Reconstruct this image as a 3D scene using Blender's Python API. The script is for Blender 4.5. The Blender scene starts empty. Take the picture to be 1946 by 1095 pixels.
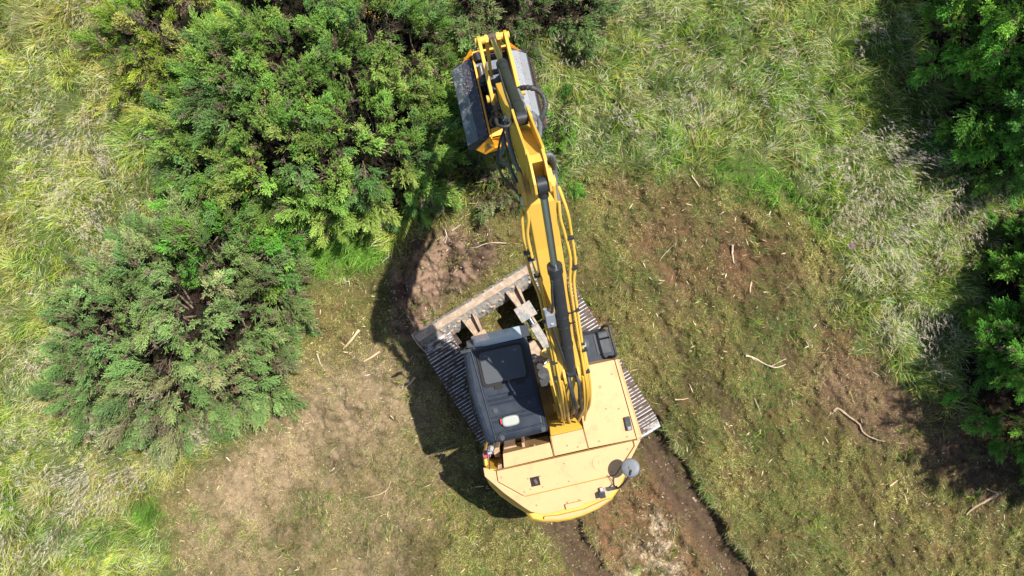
import bpy, math, random
import numpy as np
from mathutils import Vector, Matrix

# ------------------------------------------------------------------ camera, sky, sun
H = 12.4                    # camera height above the ground (m)
FPX = 1349.0                # focal length in pixels of a 1946 px wide frame
sc = bpy.context.scene
cam_d = bpy.data.cameras.new("camera")
cam = bpy.data.objects.new("camera", cam_d)
sc.collection.objects.link(cam)
cam.location = (0, 0, H)
cam.rotation_euler = (0, 0, 0)
cam_d.sensor_width = 36.0
cam_d.lens = 36.0 * FPX / 1946.0
cam_d.clip_end = 2000
sc.camera = cam
SUNV = Vector((0.42, 0.29, 1.0)).normalized()
world = bpy.data.worlds.new("World")
sc.world = world
world.use_nodes = True
wn = world.node_tree
bg = wn.nodes.get("Background") or wn.nodes.new("ShaderNodeBackground")
sky = wn.nodes.new("ShaderNodeTexSky")
sky.sky_type = 'NISHITA'
sky.sun_disc = False
sky.sun_elevation = math.asin(SUNV.z)
sky.sun_rotation = math.atan2(SUNV.x, SUNV.y)
wn.links.new(sky.outputs[0], bg.inputs[0])
bg.inputs[1].default_value = 0.095
sun_d = bpy.data.lights.new("sun", 'SUN')
sun_d.energy = 4.9
sun_d.angle = math.radians(0.55)
sun_d.color = (1.0, 0.955, 0.88)
sun = bpy.data.objects.new("sun", sun_d)
sc.collection.objects.link(sun)
sun.rotation_euler = SUNV.to_track_quat('Z', 'Y').to_euler()
sun.location = (6, 4, 20)
sc.view_settings.view_transform = 'Standard'
sc.view_settings.look = 'None'
sc.view_settings.exposure = 1.0
sc.view_settings.gamma = 1.0
sc.cycles.max_bounces = 6
sc.cycles.transparent_max_bounces = 6

rng = np.random.default_rng(7)
random.seed(7)

# ------------------------------------------------------------------ helpers
def W(px, py, z):
    k = (H - z) / FPX
    return Vector(((px - 973.0) * k, -(py - 547.5) * k, z))

def tag(o, label=None, cat=None, group=None, kind=None):
    if label: o['label'] = label
    if cat: o['category'] = cat
    if group: o['group'] = group
    if kind: o['kind'] = kind
    return o

def empty(name, loc, label, cat, group=None):
    o = bpy.data.objects.new(name, None)
    sc.collection.objects.link(o)
    o.location = loc
    o.empty_display_size = 0.2
    return tag(o, label, cat, group)

def nt_of(name):
    m = bpy.data.materials.new(name)
    m.use_nodes = True
    nt = m.node_tree
    return m, nt, nt.nodes["Principled BSDF"]

def N(nt, kind, **kw):
    n = nt.nodes.new(kind)
    for k, v in kw.items():
        if k in n.inputs.keys():
            n.inputs[k].default_value = v
        else:
            setattr(n, k, v)
    return n

def mixrgb(nt, fac, a, b):
    m = nt.nodes.new("ShaderNodeMix")
    m.data_type = 'RGBA'
    for sock, v in ((m.inputs[0], fac), (m.inputs[6], a), (m.inputs[7], b)):
        if isinstance(v, (int, float)): sock.default_value = v
        elif isinstance(v, tuple): sock.default_value = (*v[:3], 1)
        else: nt.links.new(v, sock)
    return m.outputs[2]

def ramp(nt, src, a, b):
    r = nt.nodes.new("ShaderNodeMapRange")
    r.inputs[1].default_value = a
    r.inputs[2].default_value = b
    nt.links.new(src, r.inputs[0])
    return r.outputs[0]

def noise(nt, scale, detail=6, rough=0.6, vec=None, stretch=None):
    n = N(nt, "ShaderNodeTexNoise", Scale=scale, Detail=detail, Roughness=rough)
    if vec is None:
        tc = nt.nodes.new("ShaderNodeTexCoord")
        vec = tc.outputs["Object"]
    if stretch:
        mp = nt.nodes.new("ShaderNodeMapping")
        mp.inputs["Scale"].default_value = stretch
        nt.links.new(vec, mp.inputs[0])
        vec = mp.outputs[0]
    nt.links.new(vec, n.inputs["Vector"])
    return n.outputs[0]

def paint(name, col, rough=0.45, metal=0.0, dirt=None, amount=0.35, scale=9.0, lo=0.5, hi=0.75, coat=0.0, bump=0.0, bscale=60, spec=None, var=0.06):
    m, nt, b = nt_of(name)
    c = None
    n1 = noise(nt, 2.3, 4, 0.6)
    dk = tuple(x * (1 - var) for x in col)
    lt = tuple(min(1, x * (1 + var)) for x in col)
    c = mixrgb(nt, ramp(nt, n1, 0.3, 0.7), dk, lt)
    if dirt:
        n2 = noise(nt, scale, 10, 0.7)
        f = ramp(nt, n2, lo, hi)
        mu = nt.nodes.new("ShaderNodeMath"); mu.operation = 'MULTIPLY'
        nt.links.new(f, mu.inputs[0]); mu.inputs[1].default_value = amount
        c = mixrgb(nt, mu.outputs[0], c, dirt)
        ra = nt.nodes.new("ShaderNodeMapRange")
        ra.inputs[3].default_value = rough; ra.inputs[4].default_value = min(1, rough + 0.35)
        nt.links.new(f, ra.inputs[0])
        nt.links.new(ra.outputs[0], b.inputs["Roughness"])
    else:
        b.inputs["Roughness"].default_value = rough
    nt.links.new(c, b.inputs["Base Color"])
    b.inputs["Metallic"].default_value = metal
    if coat: b.inputs["Coat Weight"].default_value = coat; b.inputs["Coat Roughness"].default_value = 0.2
    if spec is not None: b.inputs["Specular IOR Level"].default_value = spec
    if bump:
        bn = nt.nodes.new("ShaderNodeBump")
        bn.inputs["Strength"].default_value = bump
        bn.inputs["Distance"].default_value = 0.01
        nt.links.new(noise(nt, bscale, 6, 0.7), bn.inputs["Height"])
        nt.links.new(bn.outputs[0], b.inputs["Normal"])
    return m

def attr_mat(name, rough=0.6, trans=0.0, spec=0.25):
    m, nt, b = nt_of(name)
    a = nt.nodes.new("ShaderNodeAttribute"); a.attribute_name = "Col"
    nt.links.new(a.outputs["Color"], b.inputs["Base Color"])
    b.inputs["Roughness"].default_value = rough
    b.inputs["Specular IOR Level"].default_value = spec
    if trans:
        t = nt.nodes.new("ShaderNodeBsdfTranslucent")
        nt.links.new(a.outputs["Color"], t.inputs[0])
        mx = nt.nodes.new("ShaderNodeMixShader")
        mx.inputs[0].default_value = trans
        nt.links.new(b.outputs[0], mx.inputs[1])
        nt.links.new(t.outputs[0], mx.inputs[2])
        out = [n for n in nt.nodes if n.type == 'OUTPUT_MATERIAL'][0]
        nt.links.new(mx.outputs[0], out.inputs[0])
    return m

def raw_mesh(name, verts, faces, cols=None, mat=None, parent=None, smooth=False):
    """faces: int array (n,3) or (n,4)"""
    me = bpy.data.meshes.new(name)
    nv, nf, k = len(verts), len(faces), faces.shape[1]
    me.vertices.add(nv)
    me.vertices.foreach_set("co", np.asarray(verts, np.float32).ravel())
    me.loops.add(nf * k)
    me.loops.foreach_set("vertex_index", np.asarray(faces, np.int32).ravel())
    me.polygons.add(nf)
    me.polygons.foreach_set("loop_start", np.arange(0, nf * k, k, dtype=np.int32))
    if smooth:
        me.polygons.foreach_set("use_smooth", np.ones(nf, dtype=bool))
    me.update(calc_edges=True)
    if cols is not None:
        at = me.attributes.new("Col", 'FLOAT_COLOR', 'POINT')
        c = np.ones((nv, 4), np.float32); c[:, :3] = cols
        at.data.foreach_set("color", c.ravel())
    if mat: me.materials.append(mat)
    o = bpy.data.objects.new(name, me)
    sc.collection.objects.link(o)
    if parent: o.parent = parent
    return o

class MB:
    """collects shapes given in world coordinates into one mesh"""
    def __init__(s): s.v = []; s.f = []; s.m = []; s.sm = []; s.mi = 0
    def add(s, vs, fs, smooth=False):
        b = len(s.v); s.v += [tuple(v) for v in vs]
        for f in fs: s.f.append([b + i for i in f]); s.m.append(s.mi); s.sm.append(smooth)
    def box(s, c, ax, ay, az, sx, sy, sz):
        c = Vector(c); ax = Vector(ax).normalized(); ay = Vector(ay).normalized(); az = Vector(az).normalized()
        vs = [c + ax * (x * sx / 2) + ay * (y * sy / 2) + az * (z * sz / 2) for z in (-1, 1) for y in (-1, 1) for x in (-1, 1)]
        s.add(vs, [(0, 2, 3, 1), (4, 5, 7, 6), (0, 1, 5, 4), (2, 6, 7, 3), (0, 4, 6, 2), (1, 3, 7, 5)])
    def hull(s, bot, top):
        """prism between two loops of equal length"""
        n = len(bot)
        area = sum(top[i][0] * top[(i + 1) % n][1] - top[(i + 1) % n][0] * top[i][1] for i in range(n))
        if area < 0: bot = bot[::-1]; top = top[::-1]
        s.add(list(bot) + list(top), [tuple(range(n - 1, -1, -1)), tuple(range(n, 2 * n))] +
              [(i, (i + 1) % n, n + (i + 1) % n, n + i) for i in range(n)])
    def prism(s, poly, z0, z1):
        s.hull([(p[0], p[1], z0) for p in poly], [(p[0], p[1], z1) for p in poly])
    def slab(s, pts, n, th):
        """polygon pts extruded by th along n (both ways half)"""
        n = Vector(n).normalized() * th / 2
        k = len(pts)
        a = [Vector(p) - n for p in pts]; b = [Vector(p) + n for p in pts]
        s.add(a + b, [tuple(range(k - 1, -1, -1)), tuple(range(k, 2 * k))] +
              [(i, (i + 1) % k, k + (i + 1) % k, k + i) for i in range(k)])
    def tube(s, pts, r, seg=10, cap=True, smooth=True, ridge=None):
        pts = [Vector(p) for p in pts]; n = len(pts)
        rs = r if isinstance(r, (list, tuple)) else [r] * n
        prev = None; rings = []
        for i, p in enumerate(pts):
            d = (pts[min(i + 1, n - 1)] - pts[max(i - 1, 0)]).normalized()
            if prev is None:
                up = Vector((0, 0, 1)) if abs(d.z) < 0.9 else Vector((1, 0, 0))
                a = d.cross(up).normalized()
            else:
                a = (prev - d * prev.dot(d)).normalized()
            prev = a; b = d.cross(a)
            rings.append([p + (a * math.cos(t) + b * math.sin(t)) * rs[i] for t in [2 * math.pi * j / seg for j in range(seg)]])
        vs = [v for rg in rings for v in rg]
        fs = [(i * seg + j, i * seg + (j + 1) % seg, (i + 1) * seg + (j + 1) % seg, (i + 1) * seg + j) for i in range(n - 1) for j in range(seg)]
        s.add(vs, fs, smooth)
        if cap:
            s.add(rings[0], [tuple(range(seg - 1, -1, -1))]); s.add(rings[-1], [tuple(range(seg))])
    def disc(s, c, n, r, th, seg=24, smooth=False):
        n = Vector(n).normalized(); c = Vector(c)
        s.tube([c - n * th / 2, c + n * th / 2], r, seg, True, smooth)
    def ball(s, c, rx, ry, rz, seg=12, rings=8):
        c = Vector(c); vs = []; fs = []
        for i in range(rings + 1):
            ph = math.pi * i / rings
            for j in range(seg):
                th = 2 * math.pi * j / seg
                vs.append((c.x + rx * math.sin(ph) * math.cos(th), c.y + ry * math.sin(ph) * math.sin(th), c.z + rz * math.cos(ph)))
        for i in range(rings):
            for j in range(seg):
                fs.append((i * seg + j, (i + 1) * seg + j, (i + 1) * seg + (j + 1) % seg, i * seg + (j + 1) % seg))
        s.add(vs, fs, True)
    def build(s, name, mats, parent=None, bevel=0.0, seg=2, label=None):
        if not isinstance(mats, (list, tuple)): mats = [mats]
        off = Vector((0, 0, 0))
        q = parent
        while q is not None: off += q.location; q = q.parent
        me = bpy.data.meshes.new(name)
        me.from_pydata([(v[0] - off.x, v[1] - off.y, v[2] - off.z) for v in s.v], [], s.f)
        for m in mats: me.materials.append(m)
        me.polygons.foreach_set("material_index", s.m)
        me.polygons.foreach_set("use_smooth", s.sm)
        me.update()
        o = bpy.data.objects.new(name, me)
        sc.collection.objects.link(o)
        if parent: o.parent = parent
        if bevel:
            b = o.modifiers.new("bevel", 'BEVEL'); b.width = bevel; b.segments = seg; b.limit_method = 'ANGLE'
            b.angle_limit = math.radians(35); b.harden_normals = False
        if label: o['label'] = label
        return o

def each(name, mats, parent, fns, bevel=0.0):
    for fn in fns:
        m_ = MB(); fn(m_); m_.build(name, mats, parent, bevel)

def catmull(pts, n=8):
    pts = [Vector(p) for p in pts]; P = [pts[0]] + pts + [pts[-1]]; out = []
    for i in range(1, len(P) - 2):
        for k in range(n):
            t = k / n
            a, b, c, d = P[i - 1], P[i], P[i + 1], P[i + 2]
            out.append(0.5 * ((2 * b) + (c - a) * t + (2 * a - 5 * b + 4 * c - d) * t * t + (3 * b - a - 3 * c + d) * t ** 3))
    out.append(pts[-1]); return out

# value noise on numpy arrays
def _h(ix, iy, seed):
    n = (ix.astype(np.int64) * 374761393 + iy.astype(np.int64) * 668265263 + seed * 1442695041) & 0xffffffff
    n = ((n ^ (n >> 13)) * 1274126177) & 0xffffffff
    return ((n ^ (n >> 16)) & 0xffff) / 65535.0
def vn(x, y, s, seed=0, octv=1, gain=0.5):
    out = 0; amp = 1; tot = 0
    for o in range(octv):
        X = x / s; Y = y / s
        ix = np.floor(X); iy = np.floor(Y); fx = X - ix; fy = Y - iy
        fx = fx * fx * (3 - 2 * fx); fy = fy * fy * (3 - 2 * fy)
        sd = seed + 17 * o
        v = (_h(ix, iy, sd) * (1 - fx) + _h(ix + 1, iy, sd) * fx) * (1 - fy) + (_h(ix, iy + 1, sd) * (1 - fx) + _h(ix + 1, iy + 1, sd) * fx) * fy
        out = out + amp * v; tot += amp; amp *= gain; s = s / 2.03
    return out / tot

# zone masks, drawn on the ground in a coarse grid
MX0, MY0, MS = -700, -500, 5.0
MW, MHH = int(3346 / MS), int(2095 / MS)
_gx, _gy = np.meshgrid(MX0 + (np.arange(MW) + .5) * MS, MY0 + (np.arange(MHH) + .5) * MS)
def zone(poly, soft=15):
    inside = np.zeros(_gx.shape, bool)
    n = len(poly)
    for i in range(n):
        x0, y0 = poly[i]; x1, y1 = poly[(i + 1) % n]
        if y0 == y1: continue
        c = ((y0 > _gy) != (y1 > _gy)) & (_gx < (x1 - x0) * (_gy - y0) / (y1 - y0) + x0)
        inside ^= c
    m = inside.astype(float)
    k = max(1, int(soft / MS))
    for _ in range(2):
        for ax in (0, 1):
            p = np.pad(m, [(k, k) if a == ax else (0, 0) for a in (0, 1)], mode='edge')
            cs = np.cumsum(np.insert(p, 0, 0, axis=ax), axis=ax)
            m = (np.take(cs, range(2 * k + 1, cs.shape[ax]), axis=ax) - np.take(cs, range(0, cs.shape[ax] - 2 * k - 1), axis=ax)) / (2 * k + 1)
    return m
def samp(m, X, Y):
    px = 973 + X * FPX / H; py = 547.5 - Y * FPX / H
    fx = np.clip((px - MX0) / MS - .5, 0, MW - 1.01); fy = np.clip((py - MY0) / MS - .5, 0, MHH - 1.01)
    ix = fx.astype(int); iy = fy.astype(int); fx = fx - ix; fy = fy - iy
    return (m[iy, ix] * (1 - fx) + m[iy, ix + 1] * fx) * (1 - fy) + (m[iy + 1, ix] * (1 - fx) + m[iy + 1, ix + 1] * fx) * fy

Z_CLEAR = zone([(570, 560), (610, 560), (650, 520), (735, 505), (775, 440), (810, 425), (880, 370), (960, 340), (1060, 335), (1120, 330), (1200, 318), (1320, 335), (1420, 372),
                (1520, 395), (1570, 450), (1595, 500), (1600, 580), (1640, 650), (1700, 720), (1810, 770), (1960, 810), (2700, 830), (2700, 1700), (300, 1700),
                (345, 1095), (310, 1010), (300, 950), (330, 905), (430, 860), (510, 800), (545, 700), (590, 620)], 20)
Z_MOUND = zone([(752, 470), (800, 440), (860, 430), (930, 430), (950, 480), (930, 520), (860, 560), (800, 640), (748, 650), (742, 560)], 10)
Z_TAN = zone([(520, 770), (640, 720), (790, 660), (800, 760), (740, 800), (660, 840), (560, 900), (460, 1010), (400, 1040), (380, 950), (450, 870)], 45)
Z_TANW = zone([(400, 850), (620, 690), (800, 640), (840, 850), (780, 1200), (340, 1200), (330, 1000)], 50)
Z_BROWN = zone([(1130, 345), (1240, 335), (1330, 360), (1300, 385), (1180, 380)], 15) * .6 + zone([(1560, 640), (1640, 620), (1680, 700), (1560, 720)], 20) * .8 + zone([(1110, 590), (1150, 600), (1175, 640), (1130, 630)], 8) * .9 + zone([(620, 450), (680, 460), (700, 520), (620, 530)], 14) * .7 + zone([(1180, 430), (1240, 400), (1330, 410), (1440, 430), (1530, 540), (1450, 610), (1390, 560), (1300, 540), (1220, 480)], 25)
Z_DARKR = zone([(1530, 700), (1650, 690), (1760, 720), (1880, 820), (1946, 930), (1850, 950), (1740, 880), (1620, 810), (1530, 760)], 28)
Z_CREAM = zone([(1200, 1020), (1240, 960), (1290, 1000), (1300, 1130), (1180, 1130)], 14)
Z_RUTG = zone([(1140, 950), (1200, 870), (1260, 900), (1330, 1000), (1400, 1130), (1150, 1130), (1090, 1000)], 20)

# undercarriage frame
UC = Vector((0.505, -1.653, 0)); UF = Vector((-0.53, 0.848, 0)).normalized(); UR = Vector((UF.y, -UF.x, 0))
def rutmask(X, Y):
    dx = X - UC.x; dy = Y - UC.y
    a = dx * UF.x + dy * UF.y; w = dx * UR.x + dy * UR.y
    wob = (vn(X, Y, 0.55, 71, 4, .65) - .5) * 0.26
    def band(c, hw, a0):
        e = np.clip((hw - np.abs(w + wob - c)) / np.where(w > c + .1, 0.06, .20), 0, 1)
        return e * np.clip((a0 - a) / 0.25, 0, 1)
    r1 = band(1.08, 0.36, -1.35)
    r2 = band(-1.08, 0.38, -1.2)
    return r1, r2, a, w + wob

def ground_h(X, Y):
    cl = samp(Z_CLEAR, X, Y)
    h = 0.10 * (vn(X, Y, 2.6, 3, 3) - .5)
    rough = vn(X, Y, 0.34, 5, 4, .6) - .5
    fine = vn(X, Y, 0.085, 9, 3, .65) - .5
    clump = np.clip((vn(X, Y, 0.20, 15, 3, .6) - .42) / .16, 0, 1)
    h += rough * (0.19 + 0.05 * (1 - cl)) + fine * 0.06 + clump * .06
    md = samp(Z_MOUND, X, Y)
    h += md * (0.03 + 0.34 * (np.abs(vn(X, Y, 0.42, 21, 4, .6) - .5) * 2 - .25) + 0.10 * (np.abs(vn(X, Y, 0.17, 23, 3, .6) - .5) * 2 - .2) + .1 * (vn(X, Y, 0.06, 24, 2) - .5))
    rg = samp(Z_RUTG, X, Y)
    h += rg * 0.22 * (vn(X, Y, 0.22, 33, 4, .6) - .5)
    r1, r2, a, w = rutmask(X, Y)
    cle = 0.012 * np.sin(a / 0.056 * 2 * math.pi * .5) * (vn(X, Y, .3, 77, 2) > .45)
    h = h * (1 - 0.6 * np.maximum(r1, r2)) - 0.16 * r1 - 0.11 * r2 + (cle * 1.6 + .13 * (vn(X, Y, .20, 34, 4, .6) - .5)) * np.maximum(r1, r2)
    lip = np.exp(-((w - 1.47) / 0.07) ** 2) * np.clip((-1.3 - a) / .3, 0, 1)
    h += 0.16 * lip * np.clip(vn(X, Y, .22, 79, 3) * 2.2 - .5, 0, 1.2)
    ga = (X * UF.x + Y * UF.y); gw = (X * UR.x + Y * UR.y)
    gg = np.clip((vn(ga + .8 * vn(X, Y, 1.2, 36, 2), gw * 3.2, 1.1, 35, 4, .65) - .52) / .14, 0, 1) * np.clip((X - 1.8) / .8, 0, 1)
    h -= .050 * gg * cl * (1 - rg)
    # under the machine the ground is flat
    dx = X - UC.x; dy = Y - UC.y
    aa = np.abs(dx * UF.x + dy * UF.y); ww = np.abs(dx * UR.x + dy * UR.y)
    ins = np.clip((1.75 - aa) / .15, 0, 1) * np.clip((1.45 - ww) / .12, 0, 1)
    h = h * (1 - ins) - 0.02 * ins
    # darker gully where the spoil was dug
    far = np.clip((np.hypot(X, Y) - 14) / 30, 0, 1)
    return h * (1 - far) + far * (vn(X, Y, 30, 91, 3) - .5) * 3.0 * far

# palette (albedo)
def C(*a): return np.array(a, float)
OLIVE = C(.060, .052, .018); OLIVE2 = C(.105, .080, .034); BROWN = C(.125, .066, .034); DSOIL = C(.066, .042, .029)  # olives darkened so the gaps between thatch blades look shaded
TAN = C(.31, .23, .14); CREAM = C(.42, .33, .22); MOUND = C(.20, .13, .09); GREENU = C(.07, .09, .025)

BUSHES = [
    ([(560, 185, 205, 1.75), (700, 255, 130, 1.7), (640, 325, 95, 1.5), (400, 280, 100, 1.35), (720, 90, 115, 1.6), (560, 50, 125, 1.5), (470, 355, 60, 1.1), (790, 150, 55, 1.2)], 101),
    ([(350, 600, 165, 1.35), (230, 640, 110, 1.1), (450, 575, 85, 1.1), (300, 730, 100, 1.1), (200, 720, 75, .8), (440, 705, 75, .95), (205, 560, 65, .8)], 202),
    ([(425, 445, 70, 1.1), (495, 455, 48, .9), (385, 405, 40, .8)], 303),
    ([(310, 55, 80, 1.15), (250, 90, 48, .8), (375, 120, 55, 1.0), (325, 160, 45, .8), (345, 205, 40, .7)], 404),
    ([(980, -30, 95, 1.0), (890, 10, 60, .9), (1080, -10, 55, .9)], 505),
    ([(1950, 175, 62, 2.4), (2060, 60, 95, 3.2), (1990, 20, 45, 2.5), (2000, 245, 62, 2.3), (1880, 140, 30, 1.7), (1902, 222, 34, 1.8), (1905, 90, 28, 1.8)], 606),
    ([(2040, 530, 70, 2.3), (2090, 650, 85, 2.8), (1985, 475, 34, 1.7), (1990, 620, 34, 1.6), (2140, 520, 90, 2.6)], 707),
    ([(2270, 730, 190, 4.2), (2230, 560, 120, 3.4)], 777),
    ([(1062, 245, 38, .40), (1048, 300, 32, .35), (1072, 200, 26, .3)], 808),
    ([(880, 310, 50, .28), (820, 370, 42, .28), (930, 340, 42, .25)], 909),
    ([(2090, -60, 150, 4.2), (2160, 120, 120, 3.8)], 778),
]
def bush_h(blobs, X, Y, seed):
    h = np.zeros_like(X)
    wob = (vn(X, Y, .8, seed, 3) - .5) * .55
    for bx, by, r, hh in blobs:
        p = W(bx, by, hh * .55); R_ = r / 109.0
        d = np.hypot(X - p.x, Y - p.y) / R_ + wob * .55
        h = np.maximum(h, hh * np.clip(1 - np.clip(d, 0, 1) ** 2.4, 0, 1) ** .55)
    return h

def ground_col(X, Y):
    def mix(a, b, f): return a * (1 - f[..., None]) + b * f[..., None]
    cl = samp(Z_CLEAR, X, Y)
    n1 = vn(X, Y, 0.9, 41, 4, .6); n2 = vn(X, Y, 0.18, 43, 4, .65); n3 = vn(X, Y, 2.2, 47, 3)
    c = mix(np.broadcast_to(OLIVE, X.shape + (3,)), OLIVE2, np.clip((n1 - .35) / .3, 0, 1))
    ga = (X * UF.x + Y * UF.y); gw = (X * UR.x + Y * UR.y)
    gg = np.clip((vn(ga + .8 * vn(X, Y, 1.2, 36, 2), gw * 3.2, 1.1, 35, 4, .65) - .52) / .14, 0, 1) * np.clip((X - 1.8) / .8, 0, 1)
    c = mix(c, BROWN, np.clip((n2 - .5) / .2, 0, 1) * .6)
    c = mix(c, DSOIL, gg * .55)
    c = mix(c, TAN * .62, np.clip(samp(Z_TANW, X, Y) * (n2 * 2.2 - .55), 0, .8))
    c = mix(c, BROWN, np.clip(samp(Z_BROWN, X, Y) * 1.1 * (n1 * 2 * .6 + .3), 0, 1))
    c = mix(c, C(.125, .078, .048), np.clip(samp(Z_DARKR, X, Y) * 1.2, 0, 1))
    c = mix(c, TAN * .80, np.clip(samp(Z_TAN, X, Y) * (2.6 * n2 - .5) * (.6 + .8 * n1), 0, 1) * .85)
    c = mix(c, BROWN * 1.15, np.clip(samp(Z_RUTG, X, Y) * n2 * 1.6, 0, 1))
    c = mix(c, mix(np.broadcast_to(MOUND, X.shape + (3,)), DSOIL, np.clip((vn(X, Y, .26, 44, 4, .65) - .42) / .2, 0, 1)), np.clip(samp(Z_MOUND, X, Y) * 1.6 - .1, 0, 1))
    r1, r2, a, w = rutmask(X, Y)
    c = mix(c, DSOIL, np.clip(np.maximum(r1, r2) * (.6 + .6 * n2), 0, 1) * .9)
    c = mix(c, CREAM, np.clip(samp(Z_CREAM, X, Y) * 4 * (n2 - .42), 0, 1))
    c = mix(np.broadcast_to(GREENU, X.shape + (3,)), c, cl)
    for bl_, sd_ in BUSHES: c = mix(c, np.broadcast_to(DSOIL * .3, X.shape + (3,)), np.clip(bush_h(bl_, X, Y, sd_) * 3, 0, 1))  # soil under bushes painted darker as shade seen through the gaps
    return c * (0.82 + 0.36 * vn(X, Y, .05, 49, 2))[..., None]

# ------------------------------------------------------------------ ground sheet
def axis(lim, step, out):
    c = np.arange(-lim, lim + step / 2, step)
    e = [lim]; d = step
    while e[-1] < out: d *= 1.35; e.append(e[-1] + d)
    e = np.array(e[1:])
    return np.concatenate([-e[::-1], c, e])
ax = axis(11.0, 0.024, 600); ay = axis(6.6, 0.024, 600)
GX, GY = np.meshgrid(ax, ay)
GZ = ground_h(GX, GY)
nx, ny = len(ax), len(ay)
idx = np.arange(nx * ny).reshape(ny, nx)
quads = np.stack([idx[:-1, :-1], idx[:-1, 1:], idx[1:, 1:], idx[1:, :-1]], -1).reshape(-1, 4)
gm, nt, b = nt_of("soil_and_thatch")
a = nt.nodes.new("ShaderNodeAttribute"); a.attribute_name = "Col"
n_f = noise(nt, 90, 8, 0.8)
dk = mixrgb(nt, 1.0, a.outputs["Color"], a.outputs["Color"])
hs = nt.nodes.new("ShaderNodeHueSaturation"); nt.links.new(a.outputs["Color"], hs.inputs["Color"])
mr = nt.nodes.new("ShaderNodeMapRange"); mr.inputs[1].default_value = .3; mr.inputs[2].default_value = .7; mr.inputs[3].default_value = .55; mr.inputs[4].default_value = 1.45
nt.links.new(n_f, mr.inputs[0]); nt.links.new(mr.outputs[0], hs.inputs["Value"])
nt.links.new(hs.outputs[0], b.inputs["Base Color"])
b.inputs["Roughness"].default_value = 0.95; b.inputs["Specular IOR Level"].default_value = 0.15
bn = nt.nodes.new("ShaderNodeBump"); bn.inputs["Strength"].default_value = .8; bn.inputs["Distance"].default_value = .02
nt.links.new(noise(nt, 38, 9, .75), bn.inputs["Height"]); nt.links.new(bn.outputs[0], b.inputs["Normal"])
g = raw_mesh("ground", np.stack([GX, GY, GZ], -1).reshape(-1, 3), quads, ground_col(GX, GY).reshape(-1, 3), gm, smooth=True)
tag(g, "rough clearing of mown thatch and bare soil among the grass", "ground", kind="structure")
del GX, GY, GZ

# ------------------------------------------------------------------ materials
YEL = (0.52, 0.312, 0.044)
M = {}
M['yellow'] = paint("yellow_paint", YEL, 0.42, dirt=(0.42, 0.27, 0.10), amount=.35, scale=7, lo=.56, hi=.8, var=.04, bump=.03)
M['yellow_top'] = paint("sunlit_dusty_yellow_paint", (0.455, 0.268, 0.118), 0.55, dirt=(0.26, 0.165, 0.08), amount=.65, scale=6, lo=.52, hi=.80, var=.025, bump=.02)  # paler base carries the sun's glare on the top panels; dirt is dust mottling
M['orange'] = paint("orange_yellow_paint", (0.72, 0.30, 0.012), 0.42, dirt=(0.22, 0.12, 0.05), amount=.6, scale=14, lo=.55, hi=.72)
M['black'] = paint("black_paint", (0.018, 0.020, 0.023), 0.36, dirt=(0.05, 0.048, 0.044), amount=.3, scale=8)
M['cab'] = paint("cab_slate_paint", (0.011, 0.016, 0.026), 0.40, dirt=(0.040, 0.046, 0.056), amount=.4, scale=6, lo=.45, hi=.85, bump=.03, spec=.3)
M['cabdk'] = paint("hatch_dark_grey", (0.026, 0.031, 0.037), 0.5, dirt=(0.06, 0.06, 0.06), amount=.3, scale=5, lo=.4, hi=.8)
M['rubber'] = paint("rubber", (0.022, 0.022, 0.023), 0.6, dirt=(0.09, 0.085, 0.08), amount=.4, scale=20)
M['greyhose'] = paint("dusty_grey_hose", (0.085, 0.095, 0.11), 0.55, dirt=(0.2, 0.2, 0.2), amount=.4, scale=20)
M['chrome'] = paint("chrome_rod", (0.34, 0.38, 0.39), 0.32, metal=1.0, var=.02)
M['steel'] = paint("bare_steel", (0.42, 0.42, 0.42), 0.38, metal=.8, dirt=(.12, .08, .06), amount=.6, scale=25)
M['hoodgrey'] = paint("worn_grey_hood", (0.12, 0.13, 0.145), 0.5, dirt=(0.45, 0.45, 0.43), amount=.9, scale=7, lo=.5, hi=.62, bump=.1)
M['hooddark'] = paint("dark_grit_hood", (0.030, 0.032, 0.048), 0.6, dirt=(0.14, 0.12, 0.115), amount=.7, scale=16, lo=.45, hi=.7, bump=.2)
M['hoodlight'] = paint("pale_worn_hood", (0.20, 0.21, 0.225), 0.45, dirt=(0.16, 0.14, 0.14), amount=.85, scale=11, lo=.52, hi=.66, bump=.1)
M['plate'] = paint("blue_grey_plate", (0.09, 0.115, 0.15), 0.4, dirt=(0.05, 0.045, 0.04), amount=.8, scale=9, lo=.45, hi=.65)
M['mud'] = paint("mud_caked_steel", (0.30, 0.255, 0.205), 0.85, dirt=(0.15, 0.165, 0.175), amount=.95, scale=11, lo=.44, hi=.58, bump=.6, bscale=30)
M['mudbrown'] = paint("brown_caked_steel", (0.26, 0.185, 0.125), 0.9, dirt=(0.42, 0.34, 0.26), amount=.8, scale=13, lo=.45, hi=.65, bump=.7, bscale=40)
M['tanmud'] = paint("dried_tan_mud", (0.34, 0.22, 0.13), 0.9, dirt=(0.18, 0.12, 0.08), amount=.8, scale=14, lo=.45, hi=.7, bump=.4)
M['shoe'] = paint("track_shoe_soiled", (0.060, 0.042, 0.034), 0.85, dirt=(0.13, 0.09, 0.07), amount=.9, scale=18, lo=.45, hi=.7, bump=.6)
M['grouser'] = paint("worn_grouser", (0.44, 0.43, 0.42), 0.5, metal=.1, dirt=(0.12, 0.085, 0.07), amount=1.0, scale=9, lo=.48, hi=.55)
M['white'] = paint("pale_plastic", (0.26, 0.27, 0.24), 0.5, dirt=(0.35, 0.3, 0.22), amount=.4, scale=10)
M['red'] = paint("red_lens", (0.55, 0.06, 0.05), 0.25)
M['redpink'] = paint("faded_red_plastic", (0.30, 0.05, 0.06), 0.4)
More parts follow.
